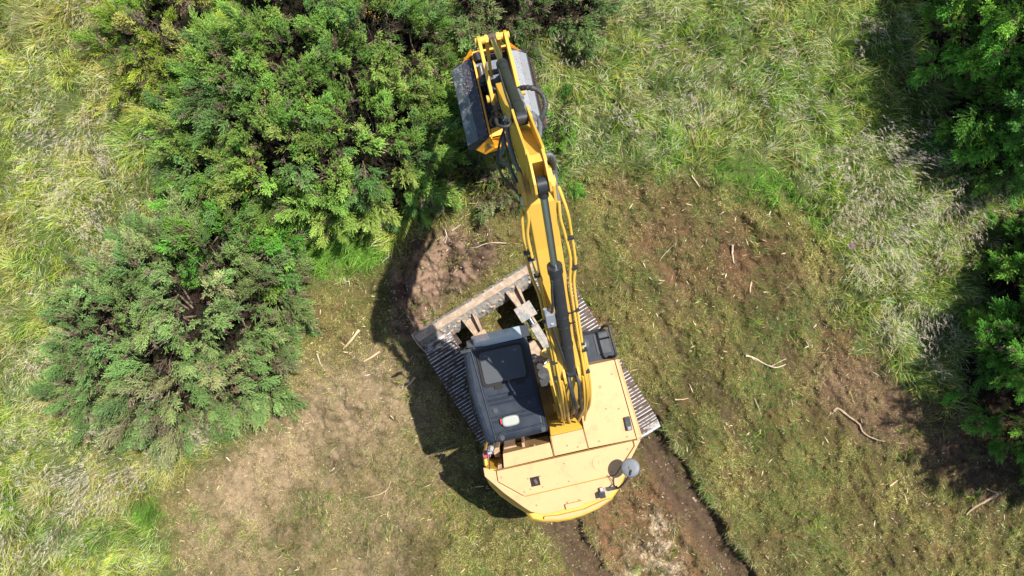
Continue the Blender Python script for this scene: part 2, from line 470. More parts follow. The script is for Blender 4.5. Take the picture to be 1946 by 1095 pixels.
M['mirror'] = paint("mirror_back", (0.10, 0.108, 0.118), 0.55, dirt=(.16, .16, .17), amount=.6, scale=22)
M['bolt'] = paint("dull_bolt", (0.20, 0.15, 0.10), 0.6)
M['seal'] = paint("cover_joint", (0.16, 0.09, 0.02), 0.8)
M['alloy'] = paint("dull_alloy", (0.19, 0.205, 0.225), 0.42, metal=.1, dirt=(.22, .22, .24), amount=.5, scale=30)
M['hole'] = paint("black_and_hole_shade", (0.012, 0.010, 0.009), 0.9)  # black of the hatch frame, and painted shade for openings and the cavity
M['purple'] = paint("purple_hose", (0.07, 0.04, 0.10), 0.5)
gl, nt, b = nt_of("glass")
b.inputs["Base Color"].default_value = (0.75, 0.8, 0.8, 1); b.inputs["Roughness"].default_value = 0.08
b.inputs["Transmission Weight"].default_value = 0.0; b.inputs["Alpha"].default_value = 0.30
M['glass'] = gl
gl, nt, b = nt_of("scuffed_visor")
b.inputs["Base Color"].default_value = (0.36, 0.42, 0.44, 1); b.inputs["Roughness"].default_value = 0.3
b.inputs["Alpha"].default_value = 0.55
M['visor'] = gl

# ------------------------------------------------------------------ excavator
BF = Vector((-0.218, 0.976, 0)).normalized(); BR = Vector((BF.y, -BF.x, 0)); F0 = Vector((0.855, -1.737, 0))
UP = Vector((0, 0, 1))
def B(t, w, z): return F0 + BF * t + BR * w + UP * z          # boom / house frame
def U(a, w, z): return UC + UF * a + UR * w + UP * z          # undercarriage frame
ex = empty("tracked_excavator", (UC.x, UC.y, 0.0), "yellow tracked excavator with dark cab roof, raised boom and mulching head", "excavator")
PX = lambda pts, z: [W(x, y, z) for x, y in pts]

# tracks
def track(side):
    mb = MB()
    rad, half, zc = 0.385, 1.20, 0.41
    wc = side * 1.065; wid = 0.54
    per = 4 * half + 2 * math.pi * rad; ns = 43; p = per / ns
    def pos(s):
        s %= per
        if s < 2 * half: return half - s, zc + rad, (-1, 0)
        s -= 2 * half
        if s < math.pi * rad:
            an = s / rad; return -half - rad * math.sin(an), zc + rad * math.cos(an), (-math.cos(an), -math.sin(an))
        s -= math.pi * rad
        if s < 2 * half: return -half + s, zc - rad, (1, 0)
        s -= 2 * half
        an = s / rad; return half + rad * math.sin(an), zc - rad * math.cos(an), (math.cos(an), math.sin(an))
    for i in range(ns):
        a, z, (da, dz) = pos(i * p)
        fd = (UF * da + UP * dz).normalized(); nr = UR.cross(fd).normalized()
        if nr.dot(UF * a * (1 if abs(a) > half else 0) + UP * (z - zc)) < 0: nr = -nr
        c = U(a, wc, z)
        mb.mi = 0
        mb.box(c, fd, UR, nr, p * .93, wid, .028)
        for k in (-1, 0, 1):
            j = random.uniform(-.015, .015)
            mb.mi = 1
            mb.box(c + nr * (.024 if k else .027) + fd * k * .056, fd, UR, nr, .011, wid - .01 + j, .030)
        mb.mi = 0
        mb.box(c - nr * .045, fd, UR, nr, p * .8, .16, .06)
    return mb.build("track", [M['shoe'], M['grouser']], ex)
for sd in (-1, 1): track(sd)
for sd in (-1, 1):
    mb = MB(); wc = sd * 1.065
    mb.box(U(0, wc, .43), UF, UR, UP, 2.3, .22, .34)
    mb.box(U(0, wc, .62), UF, UR, UP, 2.0, .15, .06)
    for a in np.linspace(-.95, .95, 7): mb.disc(U(a, wc, .16), UR, .09, .26, 14)
    mb.build("track_frame", M['mudbrown'], ex, .01)
    for a, r in ((1.2, .33), (-1.2, .32)):
        w_ = MB(); w_.disc(U(a, wc, .41), UR, r, .09, 24); w_.disc(U(a, wc, .41), UR, .14, .24, 16)
        w_.build("sprocket" if a < 0 else "idler_wheel", M['shoe'], ex)
mb = MB()
mb.prism([U(.75, -.9, 0), U(.45, -.5, 0), U(.75, -.3, 0), U(.75, .3, 0), U(.45, .5, 0), U(.75, .9, 0), U(-.75, .9, 0), U(-.45, .5, 0), U(-.6, 0, 0), U(-.45, -.5, 0), U(-.75, -.9, 0)], .38, .70)
mb.disc(U(0, 0, .78), UP, .55, .18, 40)
mb.build("undercarriage_frame", M['mudbrown'], ex, .012)
# dozer blade : cross section (a,z) swept along the right axis
bl = MB()
sec = [(1.80, .10), (1.90, .14), (1.835, .30), (1.82, .48), (1.865, .66), (1.845, .70), (1.74, .68), (1.725, .66), (1.60, .50), (1.52, .34), (1.52, .24), (1.66, .20)]
hw = 1.345
segs = 70
vs = []; fs = []
for i in range(segs + 1):
    w_ = -hw + 2 * hw * i / segs
    for (a_, z_) in sec: vs.append(U(a_ + random.uniform(-.009, .009), w_, z_ + random.uniform(-.008, .008)))
k = len(sec)
for i in range(segs):
    for j in range(k): fs.append((i * k + j, (i + 1) * k + j, (i + 1) * k + (j + 1) % k, i * k + (j + 1) % k))
bl.add(vs, fs); bl.add(vs[:k], [tuple(range(k - 1, -1, -1))]); bl.add(vs[-k:], [tuple(range(k))])
m_top = M['mud']
blade = bl.build("dozer_blade", M['mud'], ex)
mb = MB()
mb.box(U(1.79, 0, .712), UF, UR, UP, .12, 2 * hw - .02, .02)
mb.build("blade_lip", M['mudbrown'], blade, .004)
mb = MB()
for i in range(150):
    w_ = random.uniform(-hw, hw); a_ = random.choice((random.uniform(1.76, 1.86), random.uniform(1.56, 1.72)))
    z_ = .71 if a_ > 1.74 else .66 - (1.725 - a_) * 1.28
    p_ = U(a_, w_, z_); r_ = random.uniform(.008, .034); mb.ball(p_, r_ * random.uniform(.8, 1.5), r_, r_ * .5, 7, 5)
o = mb.build("caked_mud", M['mudbrown'], blade); o['kind'] = 'stuff'
for sd in (-1, 1):
    mb = MB(); mb.slab([U(1.93, sd * (hw + .012), .12), U(1.90, sd * (hw + .012), .73), U(1.70, sd * (hw + .012), .73), U(1.42, sd * (hw + .012), .30), U(1.45, sd * (hw + .012), .12)], UR, .022)
    mb.build("end_plate", M['mudbrown'], blade, .003)
for wc in (-.43, .43):
    mb = MB()
    vs = [U(1.66, wc - .14, .50), U(1.66, wc + .14, .50), U(1.25, wc + .07, .52), U(.45, wc + .07, .58), U(.45, wc - .07, .58), U(1.25, wc - .07, .52)]
    mb.hull([v - UP * .16 for v in vs], vs)
    for s in (-1, 1):
        mb.slab([U(1.70, wc + s * .10, .40), U(1.66, wc + s * .10, .64), U(1.30, wc + s * .06, .62), U(1.1, wc + s * .06, .45)], UR, .025)
    arm_ = mb.build("blade_arm", M['mudbrown'], ex, .006)
mb = MB(); c = U(1.22, .43, .69)
mb.box(c, UF, UR, UP + UF * .25, .26, .30, .02)
mb.build("cylinder_guard", M['mud'], ex, .004, label="mud splashed steel guard plate over the blade cylinder")
mb = MB(); mb.box(U(1.20, -.43, .67), UF, UR, UP, .28, .26, .03); mb.build("cylinder_guard", M['tanmud'], ex, .004, label="tan mud covered guard plate before the cab")
for wc in (.43, -.43):
    mb = MB(); mb.tube([U(1.25, wc, .60), U(.95, wc, .66)], .035, 14); mb.mi = 1; mb.tube([U(.97, wc, .655), U(.40, wc, .78)], .055, 16)
    mb.box(U(.7, wc, .79), UF, UR, UP, .5, .14, .03)
    mb.build("blade_cylinder", [M['chrome'], M['mud']], ex, .003)

# upper structure: main frame
mb = MB()
mb.prism([B(.50, -1.20, 0), B(.50, -.36, 0), B(.42, -.30, 0), B(.45, .24, 0), B(.56, .28, 0), B(.56, .80, 0), B(-.7, .88, 0), B(-1.25, .55, 0), B(-1.5, -.2, 0), B(-1.35, -.9, 0), B(-1.0, -1.27, 0)], .90, 1.08)
mb.prism([B(.6, -.27, 0), B(.6, .22, 0), B(-1.2, .22, 0), B(-1.2, -.27, 0)], 1.08, 1.16)
mb.build("main_frame", M['yellow'], ex, .01)
mb = MB(); mb.prism([B(1.14, -1.24, 0), B(1.14, -.44, 0), B(.49, -.42, 0), B(.49, -1.24, 0)], .92, 1.07); mb.build("cab_floor", M['shoe'], ex, .01)
mb = MB()   # boom foot brackets
for s in (-1, 1):
    mb.slab([B(-.35, s * .19, 1.1), B(.55, s * .19, 1.1), B(.30, s * .19, 1.65), B(.10, s * .19, 1.95), B(-.12, s * .19, 1.95), B(-.3, s * .19, 1.6)], BR, .04)
mb.tube([B(0, -.24, 1.78), B(0, .24, 1.78)], .06, 18)
mb.build("boom_bracket", M['yellow'], ex, .005)
mb = MB()
mb.box(B(.50, -.32, 1.25), BF, BR, UP, .32, .2, .25)
mb.build("foot_plate", M['tanmud'], ex, .01)
for i in range(9):
    mb = MB()
    c = B(.66 + random.uniform(-.09, .09), -.28 + random.uniform(-.07, .07), 1.3 + random.uniform(0, .22))
    mb.tube([c, c + Vector((random.uniform(-.08, .08), random.uniform(-.08, .08), random.uniform(-.03, .06)))], random.uniform(.018, .035), 10)
    mb.build("hydraulic_coupling", M['steel'], ex, .002)
mb = MB()
mb.disc(B(.50, -.27, 1.48), UP, .085, .14, 20); mb.box(B(.40, -.27, 1.35), BF, BR, UP, .2, .16, .3); mb.disc(B(.62, -.3, 1.5), UP, .05, .1, 16)
mb.build("slew_motor", M['black'], ex, .004)

ZT = 2.04
outer = [(918, 889), (921, 906), (958, 938), (994, 964), (1008, 973), (1028, 978), (1052, 975), (1078, 968), (1153, 946), (1175, 926), (1200, 871), (1218, 836)]
# walls of the rear house
mb = MB()
poly_o = PX(outer + [(1203, 838), (1054, 870), (950, 893)], ZT - .03)
def shrink(poly, d):
    cx = sum(p[0] for p in poly) / len(poly); cy = sum(p[1] for p in poly) / len(poly)
    out = []
    for p in poly:
        v = Vector((p[0] - cx, p[1] - cy)); l = v.length; v *= (l - d) / l
        out.append(Vector((cx + v.x, cy + v.y, 0)))
    return out
mb.prism(shrink(poly_o, .03), 1.10, ZT - .035)
mb.build("rear_body", M['yellow'], ex, .01)
cwt = [(920, 903), (930, 924), (950, 945), (975, 963), (998, 977), (1009, 990), (1030, 995), (1060, 995), (1085, 991), (1110, 983), (1140, 969), (1164, 952), (1181, 928), (1195, 895), (1120, 890), (950, 895)]
mb = MB()
top = PX(cwt, 1.66)
low = shrink(top, .10)
mb.hull([(p[0], p[1], .92) for p in low], [(p[0], p[1], 1.18) for p in top])
mb.hull([(p[0], p[1], 1.18) for p in top], [(p[0], p[1], 1.60) for p in top])
t2 = shrink(top, .05)
mb.hull([(p[0], p[1], 1.60) for p in top], [(p[0], p[1], 1.66) for p in t2])
cw = mb.build("counterweight", M['yellow'], ex, .012, 3)
cw2 = MB()   # raised band across the back
band = PX([(1033, 988), (1062, 988), (1108, 977), (1140, 963), (1162, 948), (1150, 950), (1110, 968), (1060, 980), (1034, 982)], 1.70)
cw2.prism(band, 1.62, 1.70)
cw2.build("counterweight_band", M['yellow_top'], cw, .012, 3)
rim_in = [(1206, 848), (1170, 903.5), (996, 944.5), (945.5, 916.5), (942, 896)]
mb = MB(); mb.prism(PX(outer + [(1203.5, 838)] + rim_in, ZT), ZT - .035, ZT)
mb.build("hood_rim", M['yellow_top'], ex, .012, 3)
mb = MB(); mb.prism(PX([(943.8, 895.5), (1201.5, 838.5), (1204, 847), (1168.8, 901.8), (996.3, 942.6), (947, 915.5)], ZT), ZT - .03, ZT + .004)
hood = mb.build("engine_hood", M['yellow_top'], ex, .005, 3)
mb = MB(); mb.prism(PX([(955.5, 862.5), (1044.5, 841), (1052, 867.3), (957.5, 889.5)], ZT - .03), 1.5, ZT - .02)
mb.build("side_cover", M['yellow_top'], ex, .008, 3)
mb = MB(); mb.prism(PX([(1046.5, 829.5), (1107.2, 815.6), (1117, 852.8), (1054, 867)], ZT), 1.5, ZT)
mb.build("valve_cover", M['yellow_top'], ex, .008, 3)
mb = MB()
p0 = PX([(1043.5, 801), (1103.5, 786)], 1.80); p1 = PX([(1107, 815), (1046.4, 828.6)], ZT - .002)
pp = p0 + p1
mb.hull([(p.x, p.y, 1.4) for p in pp], [tuple(p) for p in pp])
mb.build("sloped_cover", M['yellow'], ex, .006)
mb = MB(); mb.prism(PX([(1112.5, 695.5), (1167, 684), (1209, 834.2), (1119, 852.3), (1109, 814), (1104, 784), (1118, 780)], ZT), 1.12, ZT)
tank = mb.build("side_cover", M['yellow_top'], ex, .008, 3)
mb = MB()
a_ = PX([(1168.3, 684), (1172, 683), (1216.5, 831.5), (1210.3, 834)], ZT); lo_ = PX([(1168.3, 684), (1176, 682), (1221, 832), (1210.3, 834)], ZT - .06)
mb.hull([(p.x, p.y, 1.1) for p in lo_], [(p.x, p.y, ZT - .06) for p in lo_]); mb.hull([(p.x, p.y, ZT - .06) for p in lo_], [(p.x, p.y, ZT - .003) for p in a_])
mb.build("side_panel", M['yellow_top'], ex, .006)
# bolts, exhaust opening, hatch outline on the hood
mb = MB()
for (x, y) in [(1016, 846.5), (1078, 847), (1099, 850.5) if False else (1098.5, 849.5), (1139, 838.5), (1192, 830), (1176, 777), (1163, 711), (1141, 735), (1152, 777),
               (953, 907.5), (1072, 881), (1081, 915), (996.5, 935), (1003, 910), (1026.5, 905), (1008, 930), (1031, 925.5), (1127, 882.5), (1152.5, 877.5), (1192.5, 853.5), (1163.5, 897),
               (1020, 960.5), (1078, 955), (1100.5, 950)]:
    mb = MB(); c = W(x, y, ZT + .006); mb.disc(c, UP, .013, .006, 12); mb.build("bolt", M['bolt'], hood)
mb = MB()
c = W(1017, 915, ZT + .006); s_ = .068
q = [c + BR * (-s_) + BF * s_, c + BR * s_ + BF * s_, c + BR * s_ - BF * s_, c - BR * s_ - BF * s_]
mb.slab(q, UP, .006)
mb.build("exhaust_opening", M['hole'], hood, .0)  # flat black plate painted as the dark inside of the opening
mb = MB(); mb.tube([W(1015, 911, ZT + .010), W(1020, 920, ZT + .014)], .026, 14); mb.build("exhaust_pipe", M['shoe'], hood)
mb = MB()
for rr, th in ((.115, .006),):
    o8 = [W(1140, 880, ZT + .008) + Vector((rr * math.cos(k * math.pi / 4 + .2), rr * math.sin(k * math.pi / 4 + .2), 0)) for k in range(8)]
    mb.slab(o8, UP, th)
mb.disc(W(1140, 878.5, ZT + .014), UP, .02, .01, 12)
mb.build("filler_plate", M['yellow_top'], hood, .002)
mb = MB()
mb.box(W(1091, 960, ZT + .015), BR, BF, UP, .26, .085, .05); mb.box(W(1092, 957, ZT + .005), BR, BF, UP, .28, .02, .02)
mb.build("hood_latch", M['yellow_top'], ex, .01, 3)
mb = MB(); mb.box(W(1193.5, 805, ZT + .02), BF, BR, UP, .20, .085, .05); mb.mi = 1; mb.box(W(1196, 813.5, ZT + .03), BF, BR, UP, .05, .055, .04)
mb.build("door_handle", [M['black'], M['alloy']], tank, .006)
# vertical seams as slim joint between covers
for a0, a1 in (((1053, 869), (1045.5, 829)), ((1118, 854.3), (1108, 815)), ((940, 894.5), (1204, 836.5))):
    mb = MB(); mb.tube([W(*a0, ZT - .012), W(*a1, ZT - .012)], .009, 6); mb.build("cover_seal", M['seal'], ex)

# cavity behind the cab
mb = MB()
mb.prism(PX([(920, 850), (1044, 826), (1044, 838), (955, 862), (944, 893), (920, 889)], 1.35), 1.1, 1.35)
mb.build("cab_mount_tray", M['hole'], ex)  # tray coloured near black as the shade of the cavity
for pts, z in (([(957, 851), (981, 846), (983, 858), (959, 862)], 1.75), ([(991, 842), (996, 841), (999, 855), (994, 856)], 1.9), ([(936, 853), (948, 850), (952, 868), (941, 870)], 1.7), ([(946, 884), (954, 882), (955, 890), (946, 892)], 1.95)):
    mb = MB(); mb.prism(PX(pts, z), 1.3, z); mb.build("mount_bracket", M['tanmud'], ex, .006)
mb = MB()
mb.prism(PX([(917, 862), (923, 860), (928, 884), (920, 887)], 1.85), 1.1, 1.86)
mb.build("corner_post", M['yellow'], ex, .02, 3)
mb = MB(); mb.disc(W(925, 864, 1.98), UP, .055, .04, 20); mb.mi = 1; mb.disc(W(925, 864, 1.95), UP, .062, .02, 20)
mb.build("reflector", [M['redpink'], M['alloy']], ex, .004)
mb = MB(); mb.tube([W(931, 853, 2.3), W(930, 860, 2.1), W(931, 905, 2.0)], .006, 6); mb.tube([W(930, 850, 2.0), W(930, 850, 2.4)], .02, 8)
mb.build("antenna", M['rubber'], ex)
mb = MB(); mb.disc(W(933, 852, 2.2), UP, .045, .08, 12); mb.box(W(930, 857, 2.1), BF, BR, UP, .08, .06, .1); mb.tube([W(939, 852, 2.1), W(936, 862, 2.0)], .012, 8)
mb.build("antenna_mount", M['steel'], ex, .004)

# cab
CZ = 2.90
cabm = MB()
def roofpoly(ins, z):
    return [B(1.235 - ins, -1.20 + ins, z), B(1.20 - ins, -.43 - ins, z), B(1.10 - ins, -.395 - ins, z), B(-.08 + ins, -.395 - ins, z), B(-.105 + ins, -.43 - ins, z), B(-.105 + ins, -1.18 + ins, z), B(-.04 + ins, -1.25 + ins, z), B(.65, -1.315 + ins, z), B(1.15 - ins, -1.29 + ins, z)]
loops = [(.0, CZ - .10), (.0, CZ - .045), (.03, CZ - .008), (.075, CZ), ]
for (i0, z0), (i1, z1) in zip(loops[:-1], loops[1:]):
    pass
allv = []; n9 = 9
for ins, z in loops: allv += roofpoly(ins, z)[::-1]
fcs = []
for r in range(len(loops) - 1):
    for j in range(n9): fcs.append((r * n9 + j, r * n9 + (j + 1) % n9, (r + 1) * n9 + (j + 1) % n9, (r + 1) * n9 + j))
fcs.append(tuple(range((len(loops) - 1) * n9, len(loops) * n9))); fcs.append(tuple(range(n9 - 1, -1, -1)))
# orientation check
cabm.add(allv, fcs)
roof = cabm.build("cab_roof", M['cab'], ex, .012, 3)
def rib(t0, w0, t1, w1, r=.013, z=CZ):
    mb = MB(); mb.tube([B(t0, w0, z), B(t1, w1, z)], r, 8); mb.build("roof_rib", M['cab'], roof)
rib(1.17, -1.175, -.06, -1.11, .014)
for t in (.47, .41, .24, .18, .02, -.035):
    rib(t, -1.10, t, -.44, .012)
rib(.47, -.44, -.04, -.44, .008)
rib(.53, -1.09, .53, -.46, .006)
for (t, w_, r) in ((.33, -1.03, .035), (.35, -.56, .028), (-.045, -1.02, .035), (-.05, -.46, .035)):
    mb = MB(); mb.disc(B(t, w_, CZ + .008), UP, r, .02, 18); mb.disc(B(t, w_, CZ + .020), UP, r * .55, .02, 12)
    mb.build("roof_bolt", M['cabdk'], roof, .003)
def rrect(t0, t1, w0, w1, r, z):
    out = []
    for ct, cw_, a0 in ((t1 - r, w1 - r, 0), (t0 + r, w1 - r, 90), (t0 + r, w0 + r, 180), (t1 - r, w0 + r, 270)):
        for k in range(5):
            a_ = math.radians(a0 + k * 22.5)
            out.append(B(ct + r * math.cos(a_), cw_ + r * math.sin(a_), z))
    return out
mb = MB()
mb.hull(rrect(.655, 1.165, -1.125, -.475, .07, CZ - .002), rrect(.655, 1.165, -1.125, -.475, .07, CZ + .022))
mb.box(B(.64, -.92, CZ + .008), BF, BR, UP, .07, .11, .025); mb.box(B(.64, -.62, CZ + .008), BF, BR, UP, .07, .11, .025)
fr = mb.build("roof_hatch", M['hole'], roof, .008, 3)
mb = MB()
mb.hull(rrect(.69, 1.13, -1.09, -.51, .05, CZ + .018), rrect(.695, 1.125, -1.085, -.515, .045, CZ + .034))
hp = mb.build("hatch_panel", M['cabdk'], fr, .006, 3)
each("sticker", M['alloy'], fr, [lambda m: m.box(B(.95, -.79, CZ + .037), BR, BF, UP, .032, .02, .004)])
each("sticker", M['greyhose'], fr, [lambda m: m.box(B(1.07, -1.0, CZ + .0365), BR, BF, UP, .05, .016, .003), lambda m: m.box(B(1.07, -.60, CZ + .0365), BR, BF, UP, .05, .016, .003)])
mb = MB()
mb.hull(rrect(.0, .1, 0, .1, .01, 0) if False else [W(970, 800, CZ + .01) + BR * (.125 * math.copysign(abs(math.cos(t)) ** .6, math.cos(t))) + BF * (.078 * math.copysign(abs(math.sin(t)) ** .6, math.sin(t))) for t in [k * math.pi / 12 for k in range(24)]],
        [W(970, 800, CZ + .085) + BR * (.110 * math.copysign(abs(math.cos(t)) ** .6, math.cos(t))) + BF * (.066 * math.copysign(abs(math.sin(t)) ** .6, math.sin(t))) for t in [k * math.pi / 12 for k in range(24)]])
bc = mb.build("beacon", M['white'], roof, .02, 4, label="pale oval beacon near the back of the cab roof")
mb = MB(); mb.box(W(953, 801, CZ + .03), BF, BR, UP, .07, .03, .05); mb.build("side_lens", M['red'], bc, .006)
mb = MB(); mb.tube(catmull([W(972, 808, CZ + .02), W(962, 815, CZ + .015), W(950, 826, CZ + .02), W(944, 838, CZ + .02), W(940, 850, CZ - .1), W(938, 857, 2.3)], 6), .006, 6)
mb.build("beacon_cable", M['rubber'], roof)
# cab body: posts, glazing, lower panels
mb = MB()
for t, w_ in ((1.20, -1.24), (1.17, -.44), (-.06, -1.22), (-.06, -.44), (.40, -1.28)):
    mb.tube([B(t, w_, 1.1), B(t, w_, CZ - .08)], .035, 8)
mb.prism([B(1.16, -1.27, 0), B(1.16, -.41, 0), B(.5, -.41, 0), B(-.08, -.41, 0), B(-.08, -1.24, 0)], 1.08, 1.45)
mb.prism([B(.05, -1.24, 0), B(.05, -.41, 0), B(-.08, -.41, 0), B(-.08, -1.24, 0)], 1.45, 2.0)
mb.build("cab_frame", M['black'], ex, .006)
for nm, q in (("windscreen", [B(1.205, -1.2, 1.5), B(1.205, -.46, 1.5), B(1.19, -.46, 2.8), B(1.19, -1.2, 2.8)]),
              ("side_window", [B(1.13, -.415, 1.46), B(-.02, -.415, 1.46), B(-.02, -.415, 2.8), B(1.13, -.415, 2.8)]),
              ("rear_window", [B(-.085, -1.18, 2.05), B(-.085, -.47, 2.05), B(-.085, -.47, 2.8), B(-.085, -1.18, 2.8)]),
              ("door_window", [B(1.13, -1.275, 1.46), B(-.02, -1.26, 1.46), B(-.02, -1.26, 2.8), B(1.13, -1.275, 2.8)])):
    m_ = MB(); nrm = (q[1] - q[0]).cross(q[2] - q[1]); m_.slab(q, nrm, .006); m_.build(nm, M['glass'], ex)
m_ = MB(); m_.box(B(.45, -.83, 1.6), BF, BR, UP, .5, .5, .14); m_.box(B(.22, -.83, 2.0), BF, BR, UP, .12, .48, .7); m_.build("driver_seat", M['black'], ex, .03, 3)
mb = MB()
mb.slab([B(1.20, -1.14, CZ - .02), B(1.20, -.47, CZ - .02), B(1.36, -.47, CZ - .09), B(1.36, -1.14, CZ - .09)], UP + BF * .4, .008)
mb.build("visor", M['visor'], ex)
mb = MB(); mb.box(B(1.28, -.42, CZ - .1), BF, BR, UP, .16, .12, .03); mb.build("visor_bracket", M['cab'], ex, .004)
mb = MB(); mb.box(B(1.27, -1.17, CZ - .03), BF, BR, UP, .10, .09, .08); mb.box(B(1.19, -1.17, CZ - .0), BF, BR, UP, .05, .30, .03)
mb.build("cab_lamp", M['black'], ex, .008)
mb = MB(); mb.tube(catmull([B(1.17, -1.26, 2.6), B(1.26, -1.36, 2.65), B(1.33, -1.44, 2.6), B(1.30, -1.62, 2.5)], 6), .013, 8)
mb.tube([B(1.15, -1.30, 2.5), B(1.22, -1.40, 2.55)], .010, 8)
mb.box(B(1.30, -1.62, 2.40), BF, BR, UP, .03, .10, .26)
mb.build("cab_mirror", M['black'], ex, .004)
mb = MB(); mb.tube(catmull([B(.62, -1.34, 1.6), B(.60, -1.39, 1.7), B(.3, -1.38, 2.2), B(.0, -1.33, 2.2), B(-.03, -1.27, 2.1)], 5), .014, 8)
mb.build("grab_rail", M['rubber'], ex)
mb = MB(); mb.box(B(-.12, -1.32, 1.2), BF, BR, UP, .2, .12, .06); mb.build("step_lug", M['shoe'], ex, .01)

# black tool box with rail
mb = MB(); mb.prism([B(.93, .30, 0), B(.93, .78, 0), B(.57, .80, 0), B(.57, .30, 0)], .92, 1.07); mb.build("box_floor", M['shoe'], ex, .01)
mb = MB(); mb.prism(PX([(1103.5, 639), (1154, 627.5), (1170, 677), (1112, 694)], 1.72), 1.08, 1.72)
tb = mb.build("tool_box", M['cab'], ex, .012, 3)
mb = MB(); mb.prism(PX([(1127, 637), (1152, 631), (1163, 669), (1136, 674)], 1.73), 1.70, 1.732); mb.build("box_lid", M['cabdk'], tb, .004)
mb = MB(); mb.disc(W(1109, 655, 1.74), UP, .085, .03, 24); mb.mi = 1; mb.disc(W(1107, 656, 1.77), UP, .055, .03, 20); mb.build("filler_cap", [M['black'], M['alloy']], tb, .004)
mb = MB()
mb.tube(catmull([W(1141, 627, 1.75), W(1147, 620, 1.95), W(1156, 620, 2.05), W(1160, 632, 2.08), W(1168, 662, 2.08), W(1170, 674, 2.02), W(1166, 678, 1.9), W(1159, 678, 1.74)], 6), .021, 10)
mb.tube([W(1163, 640, 1.7), W(1161, 636, 2.07)], .015, 8)
mb.build("grab_rail", M['rubber'], ex)

# rear mirror and work lamp
mb = MB(); c = W(1198, 889, 2.42)
prof = [(0, .0), (.06, -.002), (.115, -.005), (.130, -.016), (.132, -.026), (.10, -.03), (0, -.02)]
vs = []; fs = []; sg = 32; nrm = Vector((-.18, .25, 1)).normalized(); e1 = nrm.cross(UP).normalized(); e2 = nrm.cross(e1)
for r_, h_ in prof:
    for j in range(sg): t = 2 * math.pi * j / sg; vs.append(c + e1 * r_ * math.cos(t) + e2 * r_ * math.sin(t) + nrm * h_)
for i in range(len(prof) - 1):
    for j in range(sg): fs.append((i * sg + j, i * sg + (j + 1) % sg, (i + 1) * sg + (j + 1) % sg, (i + 1) * sg + j))
mb.add(vs, fs, True); mb.disc(c + nrm * .004, nrm, .022, .02, 12)
mir = mb.build("round_mirror", M['mirror'], ex, label="round convex mirror seen from its dull metal back")
mb = MB()
mb.tube(catmull([W(1199, 896, 2.45), W(1193, 908, 2.40), W(1182, 921, 2.25), W(1174, 928, 2.10), W(1164, 929, 2.07)], 6), .014, 8)
mb.tube(catmull([W(1200, 893, 2.46), W(1197, 904, 2.43), W(1186, 919, 2.3), W(1176, 928, 2.12)], 6), .008, 6)
mb.box(W(1164, 928.5, ZT + .02), BR, BF, UP, .15, .045, .03)
mb.disc(W(1153, 929, ZT + .03), UP, .02, .03, 12)
mb.build("mirror_arm", M['rubber'], ex, .002)
mb = MB(); mb.box(W(1144.5, 940, ZT + .085), BR, BF, UP, .085, .085, .09); mb.mi = 1; mb.box(W(1143, 930, ZT + .04), BR, BF, UP, .05, .05, .06); mb.disc(W(1149, 929, ZT + .03), UP, .014, .03, 10)
mb.build("work_lamp", [M['black'], M['steel']], ex, .016, 3)
mb = MB(); mb.tube(catmull([W(1154, 904, ZT + .02), W(1161, 910, ZT + .05), W(1165, 918, ZT + .04), W(1160, 925, ZT + .03), W(1146, 930, ZT + .04)], 6), .006, 6); mb.build("lamp_cable", M['rubber'], ex)

# ---- boom
def plane_slab(mb, prof, w0, w1):
    a_ = [B(t, w0, z) for t, z in prof]; b_ = [B(t, w1, z) for t, z in prof]; k = len(prof)
    mb.add(a_ + b_, [tuple(range(k)), tuple(range(2 * k - 1, k - 1, -1))] + [(i, k + i, k + (i + 1) % k, (i + 1) % k) for i in range(k)])
mb = MB()
bprof = [(-.13, 1.78), (-.13, 1.95), (.02, 2.65), (.20, 3.30), (.40, 3.78), (.62, 4.05), (.85, 4.22), (1.20, 4.42), (1.70, 4.78), (2.20, 5.15), (2.62, 5.53), (2.80, 5.60), (2.93, 5.52), (2.93, 5.36), (2.80, 5.24), (2.2, 4.76),
         (1.60, 4.24), (1.20, 3.90), (.92, 3.60), (.68, 3.05), (.40, 2.20), (.16, 1.72), (0, 1.62), (-.1, 1.66)]
plane_slab(mb, bprof, -.135, .135)
boom = mb.build("boom", M['yellow'], ex, .010, 2)
for s in (-1, 1):
    mb = MB(); plane_slab(mb, [(2.5, 5.40), (2.74, 5.66), (2.92, 5.62), (2.98, 5.46), (2.90, 5.28), (2.66, 5.2)], s * .145 - .015, s * .145 + .015); mb.build("boom_lug", M['yellow'], boom, .004)
mb = MB(); mb.tube([B(2.82, -.19, 5.44), B(2.82, .19, 5.44)], .055, 18); mb.build("arm_pivot_pin", M['yellow'], boom, .004)
mb = MB()
for s in (-1, 1): plane_slab(mb, [(.55, 3.9), (.66, 4.16), (.74, 4.21), (.86, 4.21), (1.02, 4.28)], s * .085 - .015, s * .085 + .015)
mb.tube([B(.79, -.12, 4.12), B(.79, .12, 4.12)], .04, 14)
mb.build("boom_lug", M['yellow'], boom, .004)
